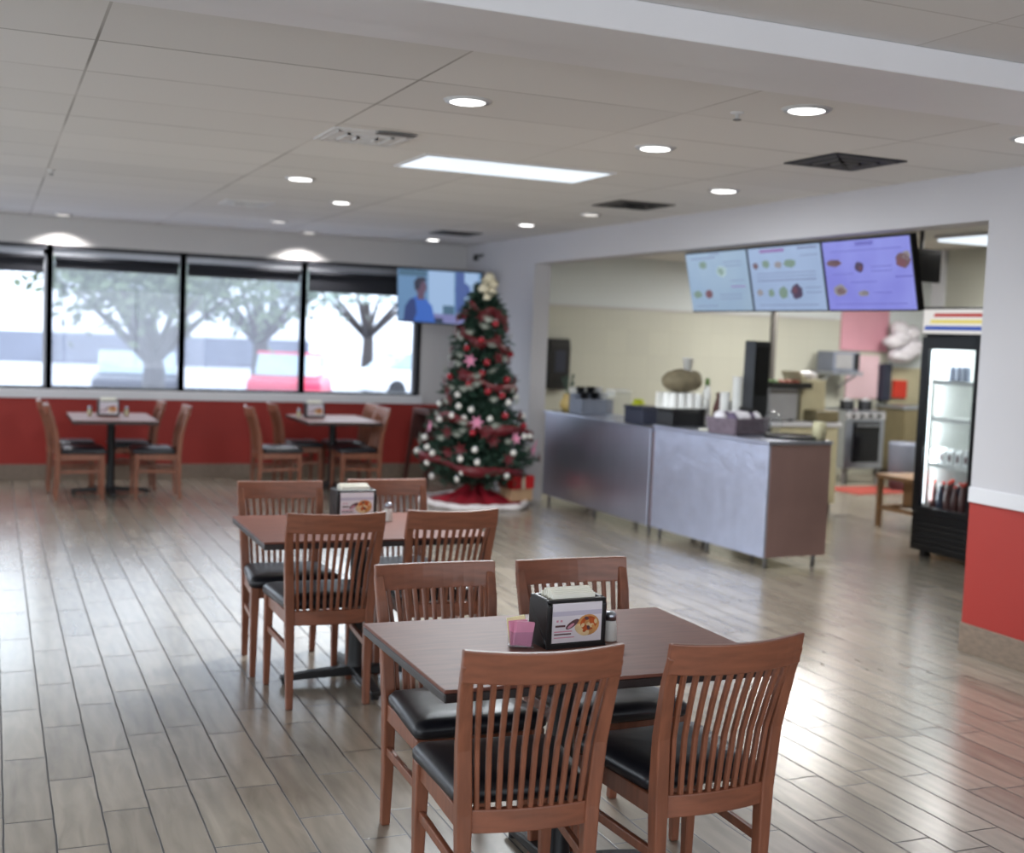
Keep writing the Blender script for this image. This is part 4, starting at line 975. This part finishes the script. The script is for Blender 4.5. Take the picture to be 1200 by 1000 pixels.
# baubles: those the photo shows, on the half facing the room
front = lambda: rnd.uniform(-PI*.5-1.75, -PI*.5+1.0)
used = []
def free_spot(zlo, zhi, mind=.1):
    for _ in range(200):
        a, z = front(), rnd.uniform(zlo, zhi); q = Vector(on_tree(a, z, 1.02))
        if all((q-u).length > mind for u in used): used.append(q); return a, z, q
    return a, z, q
bw = MB().blob((0, 0, 0), .030, 14, 10).build('bauble', M['bauble_white'], None, smooth=True)
cp = MB().lathe([(.008, .028), (.008, .038), (.002, .042)], 10).build('bauble_cap', M['steel'], bw)
br = MB().blob((0, 0, 0), .034, 14, 10).build('bauble', M['bauble_red'], None, smooth=True)
MB().lathe([(.008, .032), (.008, .042), (.002, .046)], 10).build('bauble_cap', M['steel'], br)
def scatter(src, n, zlo, zhi, lab, cat, grp, mind=.1):
    for k in range(n):
        a, z, q = free_spot(zlo, zhi, mind)
        ob = src if k == 0 else dup(src, (0, 0, 0), 0)
        ob.location = q; ob.rotation_euler = (rnd.uniform(-.3, .3), rnd.uniform(-.3, .3), a+PI/2)
        tag(ob, lab, cat, grp)
scatter(bw, 26, .3, 1.15, 'small shiny white bauble hanging on the wide lower part of the Christmas tree', 'bauble', 'white baubles on the tree')
scatter(br, 14, .4, 1.9, 'shiny red bauble hanging on the Christmas tree', 'bauble', 'red baubles on the tree')
def poinsettia(m):
    f = MB()
    for k in range(6):
        a = k*PI/3; f.add([Vector((0, 0, 0)), Vector((.03*math.cos(a-.5), -.012, .03*math.sin(a-.5))), Vector((.075*math.cos(a), -.02, .075*math.sin(a))), Vector((.03*math.cos(a+.5), -.012, .03*math.sin(a+.5)))], [(0, 1, 2, 3)])
    f.blob((0, -.012, 0), .012, 8, 6)
    return f.build('artificial_flower', m, None)
pr_ = poinsettia(M['ribbon_red'])
scatter(pr_, 24, .5, 1.95, 'red fabric poinsettia clipped to the Christmas tree', 'flower', 'red poinsettias on the tree', .09)
def spray():
    f = MB()
    for k in range(7):
        a = -.9+k*.3; L_ = .11
        f.add([Vector((0, 0, 0)), Vector((.35*L_*math.sin(a)-.008, -.02, .35*L_*math.cos(a))), Vector((L_*math.sin(a), -.03, L_*math.cos(a)*.7)), Vector((.35*L_*math.sin(a)+.008, -.02, .35*L_*math.cos(a)))], [(0, 1, 2, 3)])
    return f.build('leaf_spray', M['leaf_silver'], None)
sp_ = spray()
scatter(sp_, 34, .6, 1.85, 'silvery leaf spray tucked into the Christmas tree', 'leaf spray', 'silver leaf sprays on the tree', .06)
pk = poinsettia(M['packet_pink'])
scatter(pk, 6, .6, 1.6, 'pale pink fabric flower clipped to the Christmas tree', 'flower', 'pink flowers on the tree', .1)
tp = thing('tree_topper', 'cluster of cream flowers topping the Christmas tree', 'tree topper', (TX+.02, TY-.02, 2.06))
for (x, y, zz, r) in ((.02, -.03, .16, .055), (.05, -.04, .10, .05), (-.05, -.06, .05, .055), (.03, -.08, .03, .045), (-.03, -.02, .11, .045), (-.03, -.1, -.03, .04)):
    fb_ = MB().blob((x, y, zz), r, 12, 8, 0, (1, 1, .9), .22).build('blossom', M['flower_cream'], tp, smooth=True)
gp = thing('gift_box', 'red wrapped gift box with a tan base under the Christmas tree', 'gift', (TX+.38, TY-.12, .052), rad(15))
MB().box(-.13, .13, -.1, .1, 0, .12).build('box_base', M['gift_tan'], gp, bevel=.004)
MB().box(-.138, .138, -.108, .108, .121, .25).build('box_lid', M['gift_red'], gp, bevel=.004)
MB().box(-.02, .02, -.111, .111, .122, .254).build('gift_ribbon', M['flower_cream'], gp)
# high chair beside the tree
hc = thing('high_chair', 'dark wooden high chair with slatted side half hidden behind the Christmas tree', 'high chair', (4.52, 12.72, 0), rad(10))
for sx in (-1, 1):
    for sy in (-1, 1): MB().bar([(.25*sx, .24*sy, 0), (.19*sx, .16*sy, .82)], .038, .038).build('leg', M['wood_dark'], hc, bevel=.004)
sl = MB()
for k in range(5): sl.box(-.25+.012*k, .25-.012*k, -.22+.016*k, -.2+.016*k, .18+k*.13, .22+k*.13)
sl.build('slat_panel', M['wood_dark'], hc)
MB().box(-.2, .2, -.17, .18, .5, .52).build('seat', M['wood_dark'], hc, bevel=.004)
MB().box(-.21, .21, -.19, -.16, .78, .84).box(-.21, -.17, -.16, .18, .78, .84).box(.17, .21, -.16, .18, .78, .84).build('arm_rail', M['wood_dark'], hc, bevel=.004)
MB().box(-.2, .2, .16, .18, .52, .84).build('backrest', M['wood_dark'], hc, bevel=.004)
b = MB().lathe([(.02, 0), (.025, -.02), (.03, -.06), (.01, -.075)], 14).build('ceiling_camera', M['black_plastic'], None, smooth=True); b.location = (5.0, 13.2, ZC-.0); b.location = (4.97, 12.9, 2.56)
MB().bar([(0, 0, -.02), (.09, 0, 0)], .02, .02).build('camera_bracket', M['black_plastic'], b)
tag(b, 'tiny dark security camera on the white wall above the television corner', 'camera')

# ------------------------------------------------------------------ outside
struct(B(-60, 60, YF+.25, 110, -.6, -.45).build('outside_ground', M['asphalt']))
struct(B(-40, 15, 62, 63, -.45, 1.0).build('outside_wall', M['hedge_wall']))
struct(B(-70, 70, 100, 102, -.45, 6).build('outside_building', M['far_building']))
def street_tree(loc, h, lab, leaf, seed, R=3.0, n=2600, gap=0):
    t = thing('street_tree', lab, 'tree', loc); r = random.Random(seed)
    tk = MB().tube([(0, 0, 0), (.05, 0, h*.3), (-.05, .1, h*.55)], [.26, .2, .14], 10)
    for k in range(6):
        a = k*1.05; tk.tube([(0, 0, h*.33), (R*.35*math.cos(a), R*.35*math.sin(a), h*.5), (R*.7*math.cos(a), R*.7*math.sin(a), h*.66)], [.12, .08, .03], 6)
    tk.build('trunk', M['tree_bark'], t, smooth=True)
    f = MB(); cl = [(r.uniform(-1, 1)*R, r.uniform(-1, 1)*R*.8, h*.62+r.random()**1.1*h*.38) for _ in range(26)]
    for k in range(n):
        c = cl[r.randrange(len(cl))]; p_ = Vector((c[0]+r.gauss(0, R*.22), c[1]+r.gauss(0, R*.22), c[2]+r.gauss(0, h*.07)))
        u = Vector((r.uniform(-1, 1), r.uniform(-1, 1), r.uniform(-1, 1))).normalized(); v = u.orthogonal().normalized()
        s = r.uniform(.08, .16); f.add([p_-u*s, p_+v*s*.6, p_+u*s, p_-v*s*.6], [(0, 1, 2, 3)])
    f.build('foliage', M[leaf], t)
street_tree((2.85, 24.5, -.45), 4.0, 'leafy parking-lot tree with a thick trunk seen through the second window', 'tree_leaves', 1, 2.0, 2400)
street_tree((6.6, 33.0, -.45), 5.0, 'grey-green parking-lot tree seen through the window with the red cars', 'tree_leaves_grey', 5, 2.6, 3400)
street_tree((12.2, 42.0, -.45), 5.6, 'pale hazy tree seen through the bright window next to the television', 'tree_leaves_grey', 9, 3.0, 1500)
def car(loc, rz, m, lab, L_=4.4, W_=1.8, Hh=1.45):
    c = thing('car', lab, 'car', loc, rz)
    body = [(-L_/2, .28), (L_/2, .28), (L_/2, .62), (L_/2-.12, .78), (L_*.24, .92), (-L_*.36, .95), (-L_/2+.05, .85)]
    cab = [(L_*.24, .92), (L_*.10, Hh-.04), (-L_*.2, Hh), (-L_*.38, .95)]
    MB().prism(body, -W_/2, W_/2, axis=1).build('car_body', M[m], c, bevel=.08)
    MB().prism(cab, -W_/2+.12, W_/2-.12, axis=1).build('cabin', M['car_glass'], c, bevel=.06)
    MB().prism([(L_*.08, Hh-.03), (-L_*.2, Hh+.012), (-L_*.22, Hh-.04), (L_*.1, Hh-.08)], -W_/2+.1, W_/2-.1, axis=1).build('roof', M[m], c, bevel=.02)
    for x in (-L_*.31, L_*.31):
        for s in (-1, 1):
            w_ = MB().lathe([(.31, -.1), (.33, -.08), (.33, .08), (.31, .1)], 20).build('wheel', M['tyre'], c)
            w_.matrix_local = Matrix.Translation((x, s*(W_/2-.1), .33)) @ Matrix.Rotation(PI/2, 4, 'X')
    return c
car((3.15, 29.8, -.45), rad(84), 'car_dark', 'dark car parked behind the tree trunk outside the second window', 4.4, 1.9, 1.5)
car((6.95, 30.5, -.45), rad(72), 'car_red', 'red car parked outside the third window', 4.2, 1.75, 1.5)
car((-2.2, 36, -.45), rad(5), 'car_dark', 'dark car far off in the first window cut by the frame', 4.4, 1.8, 1.5)
car((12.6, 37, -.45), rad(10), 'car_white', 'pale car hardly visible in the bright window next to the television', 4.4, 1.8, 1.5)

# ------------------------------------------------------------------ light from outside
wd = bpy.data.worlds.new('world'); S.world = wd; wd.use_nodes = True
bg = wd.node_tree.nodes['Background']
bg.inputs[0].default_value = (.84, .92, 1, 1); bg.inputs[1].default_value = 5.6
area('window_portal', ((XL+4.51)/2, YF+.16, 1.67), 8, 1.5, 1, rot=(-PI/2, 0, 0), portal=True)
area('window_portal', (XL-.1, 4.5, 1.62), 1.5, 14.4, 1, rot=(0, -PI/2, 0), portal=True)
area('window_portal', (.7, YB-.1, 1.45), 8.2, 1.9, 1, rot=(PI/2, 0, 0), portal=True)

# ------------------------------------------------------------------ camera
cd = bpy.data.cameras.new('camera'); cam = bpy.data.objects.new('camera', cd); COL.objects.link(cam); S.camera = cam
yaw, pitch, roll, f = .40260, .07320, -.04060, 1440.4

cy, sy = math.cos(yaw), math.sin(yaw)
fwd = Vector((sy*math.cos(pitch), cy*math.cos(pitch), -math.sin(pitch)))
r0 = Vector((cy, -sy, 0)); d0 = fwd.cross(r0)
right = math.cos(roll)*r0+math.sin(roll)*d0; down = fwd.cross(right)
Mx = Matrix((right, -down, -fwd)).transposed().to_4x4(); Mx.translation = (0, 0, 1.665)
cam.matrix_world = Mx
cd.sensor_width = 36; cd.lens = f/1200*36; cd.clip_start = .05; cd.clip_end = 300
cd.dof.use_dof = True; cd.dof.focus_distance = 3.7; cd.dof.aperture_fstop = 43.2/19

v = S.view_settings; v.view_transform = 'Standard'; v.look = 'None'; v.gamma = 1; v.use_curve_mapping = False; v.exposure = -.12
S.cycles.max_bounces = 10; S.cycles.diffuse_bounces = 5; S.cycles.glossy_bounces = 4; S.cycles.transparent_max_bounces = 12
S.cycles.sample_clamp_indirect = 6; S.cycles.use_denoising = True; S.cycles.caustics_reflective = False; S.cycles.caustics_refractive = False
